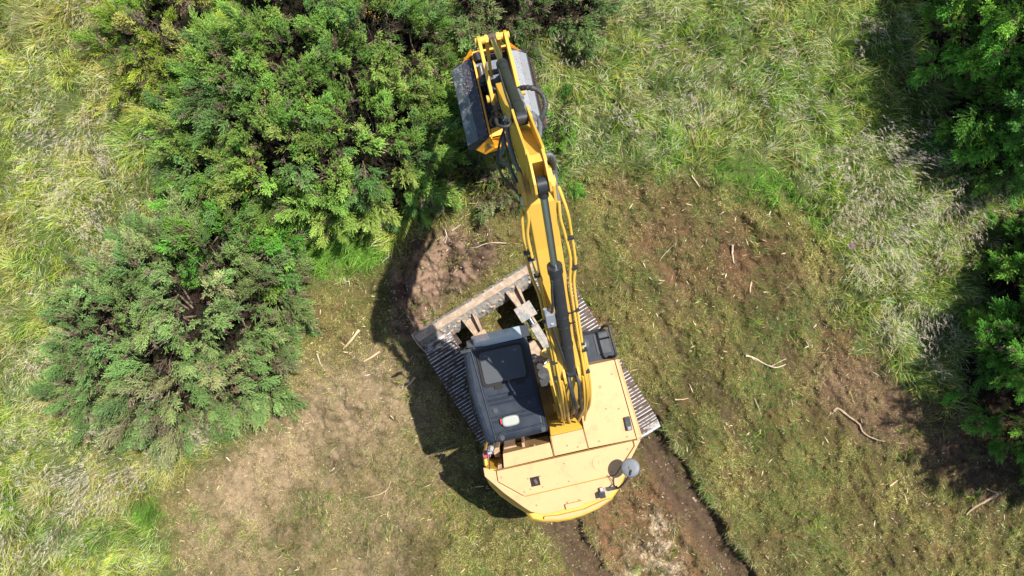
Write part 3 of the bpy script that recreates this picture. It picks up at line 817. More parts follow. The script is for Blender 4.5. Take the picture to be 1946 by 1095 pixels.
# yellow hydraulic lines along the boom
def along(s):  # boom top line point at arc parameter s (t value)
    top = [(-.13, 1.95), (.02, 2.65), (.20, 3.30), (.40, 3.78), (.62, 4.05), (.85, 4.22), (1.20, 4.42), (1.70, 4.78), (2.20, 5.15), (2.62, 5.53)]
    return float(np.interp(s, [p[0] for p in top], [p[1] for p in top]))
pipes = [[(-.15, -.17, .10), (.1, -.17, .06), (.5, -.172, .0), (1.0, -.175, 0), (1.5, -.185, 0), (1.75, -.19, 0), (2.0, -.235, -.02), (2.3, -.235, -.02), (2.62, -.20, -.04)],
         [(-.15, -.12, .16), (.1, -.14, .10), (.5, -.15, .05), (1.0, -.150, .03), (1.5, -.150, .03), (1.8, -.155, .03), (2.05, -.18, .02), (2.35, -.19, .0), (2.5, -.15, .0), (2.62, -.15, .0)],
         [(-.15, .17, .10), (.1, .17, .06), (.5, .172, .0), (1.0, .18, 0), (1.5, .19, 0), (1.8, .20, 0), (2.0, .25, -.02), (2.3, .25, -.02), (2.5, .24, -.02), (2.75, .20, -.04)],
         [(-.15, .12, .16), (.1, .14, .10), (.5, .15, .05), (1.0, .150, .03), (1.5, .150, .03), (1.8, .155, .03), (2.05, .20, .02), (2.3, .18, .02), (2.45, .16, .02), (2.6, .17, .0)],
         [(-.2, -.06, .22), (.0, -.09, .2), (.2, -.10, .12), (.45, -.11, .06), (.7, -.125, .04)],
         [(-.2, .06, .22), (.0, .09, .2), (.2, .10, .12), (.45, .11, .06), (.7, .125, .04)],
         [(-.2, .15, .24), (.0, .165, .12), (.25, .185, .03), (.6, .205, -.06), (1.0, .205, -.10)],
         [(-.2, -.15, .22), (.0, -.165, .12), (.25, -.185, .03), (.6, -.205, -.06), (1.0, -.205, -.10)]]
for pp in pipes:
    mb = MB(); mb.tube(catmull([B(t, w_, along(t) + dz) for t, w_, dz in pp], 5), .0165, 10)
    mb.build("hydraulic_pipe", M['yellow'], boom)
mb = MB()
for t, w_ in ((2.2, -.23), (2.13, -.2), (1.95, -.17), (1.45, -.17), (2.25, .235), (1.95, .23), (1.5, .175), (1.1, .175), (1.02, .19), (.75, -.18), (.95, -.17), (.75, .18)):
    mb = MB(); mb.box(B(t, w_, along(t) + .02), BF + UP * .9, BR, UP - BF * .9, .03, .07, .05); mb.build("pipe_clamp", M['black'], boom, .004)
# arm cylinder
E0 = B(.79, 0, 4.14); E1 = B(2.71, 0, 6.15); dE = (E1 - E0).normalized(); L = (E1 - E0).length
mb = MB()
mb.tube([E0 + dE * .05, E0 + dE * .10, E0 + dE * (L * .60)], .068, 28); mb.tube([E0 + dE * (L * .60), E0 + dE * (L * .60 + .09)], .078, 28)
mb.tube([E0 - BR * .05, E0 + BR * .05], .075, 18)
for k in (.18, .30, .36): mb.tube([E0 + dE * (L * k), E0 + dE * (L * k + .02)], .075, 24)
for k in (.30, .36): mb.box(E0 + dE * (L * k + .01) + BR * .10, dE, BR, UP, .025, .06, .05)
ac = mb.build("arm_cylinder", M['black'], ex, .003)
mb = MB(); mb.tube([E0 + dE * (L * .60), E1 - dE * .05], .036, 24); mb.build("piston_rod", M['chrome'], ac)
mb = MB(); mb.tube([E1 - BR * .042, E1 + BR * .042], .078, 24); mb.tube([E1 - dE * .13, E1 - dE * .03], .048, 18); mb.build("rod_eye", M['black'], ac, .004)
mb = MB()
mb.tube(catmull([E0 + dE * (L * .56) - BR * .05 + UP * .07, E0 + dE * (L * .50) - BR * .07 + UP * .06, E0 + dE * (L * .42) - BR * .085 + UP * .04, E0 + dE * (L * .37) - BR * .12 + UP * .02], 5), .014, 8)
mb.tube(catmull([E0 + dE * (L * .33) - BR * .13 + UP * .02, E0 + dE * (L * .2) - BR * .09 + UP * .05, E0 + dE * (L * .1) - BR * .06 + UP * .05, E0 - dE * .05 - BR * .03 + UP * .05, B(.45, -.02, 4.02), B(.20, .0, 3.5), B(.0, .0, 2.75)], 6), .014, 8)
for w_ in (.05, -.04):
    mb.tube(catmull([E0 - dE * .02 + BR * w_ + UP * .02, B(.62, w_ * 1.2, 4.16), B(.40, w_ * .9, 3.92), B(.20, w_ * 1.4, 3.45), B(.04, w_ * 1.2, 2.85), B(-.10, w_, 2.35)], 6), .021, 8)
mb.build("hydraulic_hose", M['rubber'], ac)
mb = MB(); mb.box(E0 + dE * (L * .36) - BR * .13 + UP * .0, dE, BR, UP - BF, .20, .10, .10); mb.disc(E0 + dE * (L * .40) - BR * .17 + UP * .02, dE, .02, .1, 10); mb.disc(E0 + dE * (L * .33) - BR * .12 + UP * .06, UP, .02, .03, 10)
mb.build("valve_block", M['alloy'], ac, .008)
for w_ in (-.05, .05):
    mb = MB(); mb.tube([E0 - dE * .1 + BR * w_, E0 - dE * .26 + BR * w_], .028, 10); mb.build("hose_fitting", M['steel'], ac)
    mb = MB(); mb.tube([B(-.02, w_, 2.30), B(.03, w_, 2.46)], .03, 10); mb.build("hose_fitting", M['steel'], ac)
# boom lift cylinders
for s in (-1, 1):
    a_ = B(.75, s * .19, 1.05); b_ = B(1.02, s * .17, 3.75); d_ = (b_ - a_).normalized()
    mb = MB(); mb.tube([a_, a_ + d_ * 1.35], .065, 20); mb.mi = 1; mb.tube([a_ + d_ * 1.35, b_], .036, 16); mb.mi = 0; mb.tube([b_ - BR * .04, b_ + BR * .04], .06, 14)
    mb.build("boom_cylinder", [M['yellow'], M['chrome']], ex)
# ---- arm
mb = MB()
aprof = [(2.66, 6.24), (2.75, 6.28), (2.94, 6.22), (3.25, 5.62), (3.75, 4.80), (4.30, 3.62), (4.52, 3.18), (4.50, 3.02), (4.38, 2.98), (4.10, 3.30), (3.55, 4.10), (3.00, 4.98), (2.80, 5.26), (2.72, 5.36), (2.70, 5.52), (2.74, 5.85)]
aprof_box = [(2.90, 6.24), (2.98, 6.18), (3.25, 5.62), (3.75, 4.80), (4.30, 3.62), (4.52, 3.18), (4.50, 3.02), (4.38, 2.98), (4.10, 3.30), (3.55, 4.10), (3.00, 4.98), (2.80, 5.30), (2.86, 5.8)]
plane_slab(mb, aprof_box, -.088, .088)
arm = mb.build("arm", M['yellow'], ex, .008)
mb = MB()
lug = [(2.63, 6.09), (2.63, 6.19), (2.71, 6.26), (2.90, 6.27), (3.02, 6.20), (2.98, 5.85), (2.90, 5.35), (2.80, 5.34), (2.72, 5.45), (2.70, 5.9)]
for s in (-1, 1): plane_slab(mb, lug, s * .066 - .012, s * .066 + .012)
for s in (-1, 1): plane_slab(mb, [(2.98, 6.20), (3.03, 6.22), (3.45, 5.62), (3.58, 5.50), (3.50, 5.36), (3.30, 5.50)], s * .075 - .012, s * .075 + .012)
mb.tube([B(2.71, -.09, 6.15), B(2.71, .09, 6.15)], .04, 14); mb.tube([B(3.47, -.10, 5.48), B(3.47, .10, 5.48)], .04, 14)
mb.build("arm_lug", M['yellow'], arm, .005)
# bucket cylinder
G0 = B(3.47, 0, 5.50); G1 = B(5.09, 0, 3.22); dG = (G1 - G0).normalized(); LG = (G1 - G0).length
mb = MB(); mb.tube([G0 - BR * .05, G0 + BR * .05], .068, 18); mb.tube([G0 + dG * .03, G0 + dG * LG * .58], .060, 26); mb.tube([G0 + dG * LG * .58, G0 + dG * (LG * .58 + .09)], .070, 26)
for k in (.12, .5): mb.tube([G0 + dG * LG * k, G0 + dG * (LG * k + .03)], .067, 24)
gc = mb.build("tilt_cylinder", M['black'], ex, .003)
mb = MB(); mb.tube([G0 + dG * LG * .58, G1 - dG * .04], .034, 20); mb.build("piston_rod", M['chrome'], gc)
mb = MB(); mb.tube([G1 - BR * .045, G1 + BR * .045], .06, 18); mb.build("rod_eye", M['shoe'], gc)
mb = MB(); mb.tube(catmull([G0 + dG * .15 - BR * .07 + UP * .05, G0 + dG * .6 - BR * .08 + UP * .05, G0 + dG * 1.1 - BR * .07 + UP * .05, G0 + dG * 1.5 - BR * .06 + UP * .05], 5), .012, 8)
mb.tube(catmull([G0 + dG * .15 - BR * .07 + UP * .04, G0 - dG * .1 - BR * .14, G0 - dG * .05 - BR * .24, G0 + dG * .12 - BR * .25], 5), .016, 8)
mb.build("hydraulic_hose", M['rubber'], gc)
# links
for s in (-1, 1):
    mb = MB(); w_ = s * .175
    plane_slab(mb, [(4.22, 3.30), (4.22, 3.44), (4.34, 3.48), (5.10, 3.30), (5.16, 3.22), (5.10, 3.13), (4.95, 3.14)], w_ - .022, w_ + .022)
    mb.tube([B(5.09, s * .12, 3.22), B(5.09, s * .225, 3.22)], .045, 16); mb.tube([B(4.29, s * .12, 3.38), B(4.29, s * .245, 3.38)], .05, 16)
    mb.build("tilt_link", M['yellow'], ex, .006)
mb = MB(); mb.tube([B(5.09, -.16, 3.22), B(5.09, -.05, 3.22)], .05, 16); mb.tube([B(5.09, .05, 3.22), B(5.09, .16, 3.22)], .05, 16)
for s in (-1, 1):
    plane_slab(mb, [(5.14, 3.26), (5.04, 3.26), (4.90, 2.20), (5.02, 2.16)], s * .08 - .02, s * .08 + .02)
mb.build("bucket_link", M['yellow'], ex, .005)

# ---- mulching head
T0, T1 = 4.19, 5.38
hd = MB()
def strip(w0, z0, w1, z1, t0=T0, t1=T1, th=.03):
    hd.slab([B(t0, w0, z0), B(t1, w0, z0), B(t1, w1, z1), B(t0, w1, z1)], UP, th)
strip(-.36, 1.52, -.36 + .72, 1.52, T0 + .02, T1 - .02)
head = hd.build("mulching_head", M['plate'], ex, .004, label="grey and orange flail mulching head hung from the arm")
def hpart(nm, mat, quad, th=.025, bev=.004):
    m_ = MB(); m_.slab(quad, (quad[1] - quad[0]).cross(quad[2] - quad[1]), th); return m_.build(nm, mat, head, bev)
hpart("hood_panel", M['hoodgrey'], [B(T0, -.63, 1.36), B(T1, -.63, 1.36), B(T1, -.455, 1.60), B(T0, -.455, 1.60)])
hpart("hood_panel", M['hooddark'], [B(T0, -.453, 1.61), B(T1, -.453, 1.61), B(T1 - .01, -.30, 1.70), B(T0 + .01, -.30, 1.70)])
hpart("hood_panel", M['hoodlight'], [B(T0, .30, 1.70), B(T1, .30, 1.70), B(T1, .42, 1.62), B(T0, .42, 1.62)])
hpart("hood_panel", M['hoodlight'], [B(T0, .423, 1.61), B(T1, .423, 1.61), B(T1 - .02, .53, 1.46), B(T0 + .02, .53, 1.46)])
hpart("hood_panel", M['hooddark'], [B(T0, .533, 1.45), B(T1, .533, 1.45), B(T1, .575, 1.2), B(T0, .575, 1.2)])
hpart("hood_panel", M['hoodgrey'], [B(T0, -.632, 1.35), B(T1, -.632, 1.35), B(T1, -.64, 1.05), B(T0, -.64, 1.05)])
for t in (T0 - .012, T1 + .012):
    m_ = MB(); m_.slab([B(t, -.64, 1.05), B(t, -.63, 1.37), B(t, -.45, 1.63), B(t, -.28, 1.73), B(t, .28, 1.73), B(t, .43, 1.63), B(t, .54, 1.46), B(t, .57, 1.05)], BF, .02)
    m_.build("end_plate", M['hooddark'], head, .003)
# orange frame
m_ = MB()
for s in (-1, 1):
    m_.slab([B(T0 - .04, s * .275, 1.55), B(T1 + .03, s * .275, 1.55), B(T1 + .03, s * .275, 1.83), B(T0 - .04, s * .275, 1.83)], BR, .028)
m_.slab([B(T0 - .06, -.275, 1.50), B(T0 - .06, .29, 1.50), B(T0 - .06, .29, 1.84), B(T0 - .06, -.275, 1.84)], BF, .03)
m_.slab([B(T1 + .045, -.275, 1.50), B(T1 + .045, .275, 1.50), B(T1 + .045, .275, 1.84), B(T1 + .045, -.275, 1.84)], BF, .03)
m_.slab([B(T0 - .075, -.26, 1.83), B(T0 + .07, -.25, 1.83), B(T0 + .11, .02, 1.83), B(T0 - .075, .05, 1.83)], UP, .02)
m_.slab([B(T0 - .10, -.54, 1.42), B(T0 - .03, -.30, 1.74), B(T0 - .20, -.24, 1.68), B(T0 - .22, -.40, 1.50)], UP + BR * .3, .025)
m_.slab([B(T0 - .21, -.39, 1.50), B(T0 - .19, -.24, 1.66), B(T0 - .10, .10, 1.70), B(T0 - .17, .05, 1.48)], UP, .02)
m_.slab([B(T0 - .03, -.30, 1.76), B(T0 - .07, -.27, 1.83), B(T0 - .18, .06, 1.66), B(T0 - .19, -.24, 1.66)], UP, .02)
m_.slab([B(T1 - .02, -.47, 1.60), B(T1 + .12, -.28, 1.80), B(T1 + .06, -.28, 1.70), B(T1 - .0, -.42, 1.6)], UP, .03)
m_.slab([B(T1 - .02, .47, 1.60), B(T1 + .12, .28, 1.80), B(T1 + .06, .28, 1.70), B(T1 - .0, .42, 1.6)], UP, .03)
m_.build("head_frame", M['orange'], head, .004)
m_ = MB(); m_.box(B(T0 - .135, -.31, 1.655), BF, BR, UP + BR * .3, .06, .07, .03); m_.build("frame_slot", M['hole'], head)  # black block stands in for the shade inside the slot
# mount bracket and motor
m_ = MB()
for s in (-1, 1):
    plane_slab(m_, [(4.25, 1.55), (5.15, 1.55), (5.10, 2.10), (4.98, 2.32), (4.86, 2.20), (4.62, 2.75), (4.50, 3.12), (4.36, 3.12), (4.34, 2.6), (4.30, 2.0)], s * .135 - .018, s * .135 + .018)
m_.tube([B(4.43, -.19, 3.05), B(4.43, .19, 3.05)], .05, 16); m_.tube([B(4.96, -.15, 2.22), B(4.96, .15, 2.22)], .04, 14)
m_.build("mount_bracket", M['hooddark'], head, .005)
m_ = MB(); m_.tube([B(4.9, -.2, 1.66), B(5.25, -.2, 1.66)], .06, 18); m_.tube([B(4.9, -.2, 1.66), B(4.85, -.2, 1.66)], .075, 18)
m_.tube([B(5.30, -.20, 1.86), B(5.40, -.22, 1.9)], .05, 14); m_.disc(B(4.95, -.21, 1.90), UP, .06, .1, 16); m_.disc(B(4.95, -.21, 1.97), UP, .035, .06, 12)
m_.box(B(4.75, -.10, 1.75), BF, BR, UP, .5, .12, .25)
m_.build("hydraulic_motor", M['black'], head, .004)
bl_ = []
for k in range(9):
    t = T0 + .08 + k * (T1 - T0 - .16) / 8
    bl_ += [(t, -.235, 1.545, .013), (t + .03, -.315, 1.70, .009)]
for t, w_ in ((4.35, -.1), (4.3, .05), (4.5, -.06), (4.62, .07)): bl_.append((t, w_, 1.545, .013))
for t, w_, z_, r_ in bl_:
    m_ = MB(); m_.disc(B(t, w_, z_), UP, r_, .02, 10); m_.build("bolt", M['white'], head)
m_ = MB()
for i in range(95):
    w_ = random.choice((random.uniform(-.45, -.30), random.uniform(-.62, -.46), random.uniform(.30, .52), random.uniform(-.25, .25)))
    z_ = 1.56 if abs(w_) < .27 else (1.735 - (abs(w_) - .30) * .6 if abs(w_) < .46 else 1.625 - (abs(w_) - .45) * 1.38)
    t_ = T1 - abs(random.gauss(0, .35)) if random.random() < .5 else random.uniform(T0 + .05, T1 - .05)
    t_ = max(t_, T0 + .05)
    an = random.uniform(0, 6.28); d_ = BR * math.cos(an) + BF * math.sin(an)
    m_.box(B(t_, w_, z_ + .012), d_, UP.cross(d_), UP, random.uniform(.008, .032), random.uniform(.003, .008), .004)
o = m_.build("chaff", M['tanmud'], head); o['kind'] = 'stuff'
# rotor with teeth along the right side
m_ = MB(); m_.tube([B(T0 + .03, .42, 1.18), B(T1 - .03, .42, 1.18)], .17, 20)
m_.mi = 1
for row in range(3):
    n_ = 46
    for k in range(n_):
        t = T0 + .03 + (T1 - T0 - .06) * (k + row * .33) / n_
        an = math.radians(10 + row * 14)
        d_ = BR * math.cos(an) + UP * math.sin(an)
        c = B(t, .43, 1.15) + d_ * .19
        m_.box(c, d_, BF, d_.cross(BF), .07, .012, .02)
m_.build("toothed_rotor", [M['shoe'], M['shoe']], head)
# corrugated hose (big loop) and bundles
def hose(path, r, mat, nm, parent, n=8, corr=False, seg=10):
    pts = catmull(path, n)
    rs = r
    if corr:
        L_ = 0; q = [pts[0]]
        for a_, b_ in zip(pts[:-1], pts[1:]):
            st = max(1, int((b_ - a_).length / .007))
            for i in range(1, st + 1): q.append(a_.lerp(b_, i / st))
        pts = q; rs = [r * (1 + .14 * math.sin(i * 2 * math.pi / 6.5)) for i in range(len(pts))]
    m_ = MB(); m_.tube(pts, rs, seg); return m_.build(nm, mat, parent)
hose([W(978, 175, 3.9), W(990, 168, 4.1), W(1008, 167, 4.2), W(1024, 173, 4.2), W(1034, 187, 4.2), W(1036, 204, 4.2), W(1031, 220, 4.3), W(1024, 228, 4.5)], .030, M['rubber'], "corrugated_hose", arm, 8, True, 12)
hose([W(1010, 214, 4.6), W(1019, 222, 4.6), W(1025, 235, 4.9), W(1026, 255, 5.1), W(1022, 268, 5.2)], .024, M['greyhose'], "hydraulic_hose", arm)
hose([W(1004, 210, 4.6), W(1012, 225, 4.7), W(1016, 245, 5.0), W(1019, 262, 5.2)], .022, M['greyhose'], "hydraulic_hose", arm)
hose([W(1036, 296, 5.6), W(1046, 294, 5.6), W(1053, 304, 5.5), W(1055, 325, 5.3), W(1057, 350, 5.2), W(1062, 385, 5.15), W(1065, 410, 5.1)], .020, M['greyhose'], "hydraulic_hose", boom)
hose([W(1040, 300, 5.5), W(1048, 305, 5.4), W(1052, 325, 5.3), W(1050, 350, 5.2), W(1055, 375, 5.15)], .026, M['greyhose'], "corrugated_hose", boom, 8, True)
hose([W(1040, 305, 5.4), W(1046, 320, 5.3), W(1047, 345, 5.2), W(1046, 370, 5.15), W(1047, 392, 5.1)], .018, M['rubber'], "hydraulic_hose", boom)
hose([W(958, 225, 4.4), W(960, 240, 4.4), W(952, 262, 4.2), W(947, 285, 4.0), W(946, 305, 4.0), W(952, 330, 4.4), W(968, 350, 4.8), W(990, 372, 5.1)], .014, M['rubber'], "hydraulic_hose", boom)
hose([W(955, 228, 4.3), W(958, 255, 4.3), W(963, 285, 4.4), W(972, 320, 4.7), W(985, 355, 5.0), W(992, 372, 5.1)], .012, M['rubber'], "hydraulic_hose", boom)
hose([W(962, 232, 4.5), W(966, 260, 4.5), W(976, 300, 4.6), W(988, 330, 4.9), W(992, 352, 5.0), W(994, 372, 5.1)], .026, M['greyhose'], "hydraulic_hose", boom)
hose([W(956, 260, 4.0), W(955, 285, 3.9), W(948, 303, 3.9), W(954, 309, 4.0), W(966, 316, 4.3), W(976, 333, 4.7), W(984, 352, 4.9), W(991, 378, 5.1)], .022, M['greyhose'], "hydraulic_hose", boom)
hose([W(938, 225, 1.9), W(935, 212, 2.3), W(945, 212, 3.0), W(953, 220, 3.8), W(958, 228, 4.3)], .014, M['rubber'], "hydraulic_hose", arm)
hose([W(940, 240, 1.8), W(932, 236, 2.0), W(934, 224, 2.4), W(948, 222, 3.4), W(957, 226, 4.2)], .014, M['rubber'], "hydraulic_hose", arm)
for (x, y, z) in ((960, 220, 4.5), (965, 214, 4.55), (968, 226, 4.6), (958, 226, 4.4)): m_ = MB(); m_.tube([W(x, y, z), W(x + 6, y + 4, z)], .03, 10); m_.build("hose_fitting", M['steel'], arm, .002)
for (x, y, z) in ((984, 172, 4.3), (988, 180, 4.5), (990, 192, 4.7), (996, 204, 4.9), (1012, 220, 4.9)): m_ = MB(); m_.tube([W(x, y, z), W(x + 4, y + 7, z + .05)], .028, 10); m_.build("hose_fitting", M['steel'], arm, .002)
for (x, y) in ((992, 380), (994, 385), (1050, 372), (1061, 392), (1063, 402)): m_ = MB(); m_.tube([W(x, y - 6, 5.12), W(x + 1, y + 6, 5.1)], .020, 10); m_.build("hose_fitting", M['steel'], boom, .002)

# ------------------------------------------------------------------ vegetation generators
def mottle(X, Y):
    return .62 + .80 * np.clip((vn(X, Y, .75, 131, 4, .65) - .30) / .40, 0, 1)
def gouge(X, Y):
    ga = (X * UF.x + Y * UF.y); gw = (X * UR.x + Y * UR.y)
    return np.clip((vn(ga + .8 * vn(X, Y, 1.2, 36, 2), gw * 3.2, 1.1, 35, 4, .65) - .52) / .14, 0, 1) * np.clip((X - 1.8) / .8, 0, 1)
def blades(P, L, wd, az, lean0, lean1, c0, c1, segs=3, tipw=0.0, side=None):
    """P (n,3) bases; returns verts, tris, cols. lean in radians from vertical at base and tip"""
    n = len(P)
    lv = segs + 1
    dh = np.stack([np.cos(az), np.sin(az)], -1)
    pos = P.copy(); out = []
    sd = np.stack([-np.sin(az), np.cos(az), np.zeros(n)], -1)
    tw = rng.uniform(-1.1, 1.1, n)
    sdv = sd * np.cos(tw)[:, None]; sdv[:, 2] = np.sin(tw) * .8
    cols = []
    prof = np.linspace(0, 1, lv)
    for i in range(lv):
        s = prof[i]
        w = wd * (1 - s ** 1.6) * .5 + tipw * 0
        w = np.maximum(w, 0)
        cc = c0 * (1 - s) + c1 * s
        if i < lv - 1:
            out.append(pos + sdv * w[:, None]); out.append(pos - sdv * w[:, None]); cols += [cc, cc]
        else:
            out.append(pos.copy()); cols.append(cc)
        if i < lv - 1:
            th = lean0 + (lean1 - lean0) * ((i + .5) / segs)
            st = L / segs
            pos = pos + np.concatenate([dh * (np.sin(th) * st)[:, None], (np.cos(th) * st)[:, None]], 1)
    k = 2 * segs + 1
    V = np.stack(out, 1).reshape(-1, 3); Cc = np.stack(cols, 1).reshape(-1, 3)
    tri = []
    for i in range(segs - 1):
        a = 2 * i; tri += [(a, a + 1, a + 3), (a, a + 3, a + 2)]
    a = 2 * (segs - 1); tri.append((a, a + 1, a + 2))
    T = (np.arange(n)[:, None, None] * k + np.array(tri)[None]).reshape(-1, 3)
    return V, T, Cc
def merge(parts):
    vs, ts, cs = [], [], []; b = 0
    for V, T, Cc in parts: vs.append(V); ts.append(T + b); cs.append(Cc); b += len(V)
    return np.concatenate(vs), np.concatenate(ts), np.concatenate(cs)
def pick(cols, p, n):
    cols = np.array(cols); return cols[rng.choice(len(cols), n, p=np.array(p) / sum(p))]
def jit(c, s=.18):
    return np.clip(c * (1 + rng.normal(0, s, (len(c), 1))) * (1 + rng.normal(0, s * .22, c.shape)), .004, .95)

XL, YL = 9.9, 5.9

# bushes -------------------------------------------------
def sprig_template(seed, nside=8, dense=1.0):
    r = np.random.default_rng(seed)
    tris = []; kind = []
    def shoot(o, d, L, nn, nl, nw):
        d = d / np.linalg.norm(d)
        u = np.cross(d, [0.3, 0.5, 0.81]); u /= np.linalg.norm(u); v = np.cross(d, u)
        tris.append((o - u * .022, o + u * .022, o + d * L)); kind.append(0.35)
        for k in range(nn):
            s = (k + .5) / nn; a = k * 2.399 + r.uniform(-.4, .4)
            e = u * math.cos(a) + v * math.sin(a)
            nd = d * .75 + e * .75; nd /= np.linalg.norm(nd)
            p = o + d * L * s; f = np.cross(nd, e + .01); f /= np.linalg.norm(f) + 1e-9
            l_ = nl * (1 - .45 * s) * r.uniform(.7, 1.2)
            tris.append((p - f * nw / 2, p + f * nw / 2, p + nd * l_)); kind.append(.30 + .70 * s)
        # tip
        tris.append((o + d * (L - nl * .4) - u * nw * .5, o + d * (L - nl * .4) + u * nw * .5, o + d * (L + nl * .5))); kind.append(1.0)
    z = np.array([0, 0, 1.0]); o = np.zeros(3)
    shoot(o, z + r.normal(0, .08, 3), 1.15, 24, .16, .052)
    for k in range(nside):
        s = .12 + .68 * k / (nside - 1); a = k * 2.399 + r.uniform(-.3, .3)
        d = np.array([math.cos(a), math.sin(a), 1.55])
        shoot(z * s, d, .46 * (1 - .5 * s), 9, .13, .046)
    T = np.array(tris); return T, np.array(kind)
TPL = [sprig_template(s) for s in range(5)]

def sprigs(P, D, L, col, dark):
    """place a sprig at each P along D with length L and colour col; returns raw arrays"""
    vs, cs = [], []
    n = len(P); which = rng.integers(0, len(TPL), n)
    D = D / np.linalg.norm(D, axis=1, keepdims=True)
    ref = rng.normal(0, 1, (n, 3)); U_ = np.cross(D, ref); U_ /= np.linalg.norm(U_, axis=1, keepdims=True); V_ = np.cross(D, U_)
    for w in range(len(TPL)):
        m = which == w
        if not m.any(): continue
        T, kd = TPL[w]
        t = T.reshape(-1, 3)
        pts = (U_[m][:, None] * t[None, :, :1] + V_[m][:, None] * t[None, :, 1:2] + D[m][:, None] * t[None, :, 2:3]) * L[m][:, None, None] + P[m][:, None]
        k3 = np.repeat(kd, 3)
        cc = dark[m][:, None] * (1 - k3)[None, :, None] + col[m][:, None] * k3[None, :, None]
        vs.append(pts.reshape(-1, 3)); cs.append(cc.reshape(-1, 3))
    V = np.concatenate(vs); Cc = np.concatenate(cs)
    return V, np.arange(len(V)).reshape(-1, 3), Cc
M['foliage'] = attr_mat("gorse_foliage", .5, .22, .35)
M['twig'] = paint("gorse_wood", (0.16, 0.115, 0.08), .9, dirt=(0.28, .22, .17), amount=.6, scale=20)
M['grass'] = attr_mat("grass_blades", .6, .22, .12)
M['petal'] = attr_mat("petals", .6, .3, .2)

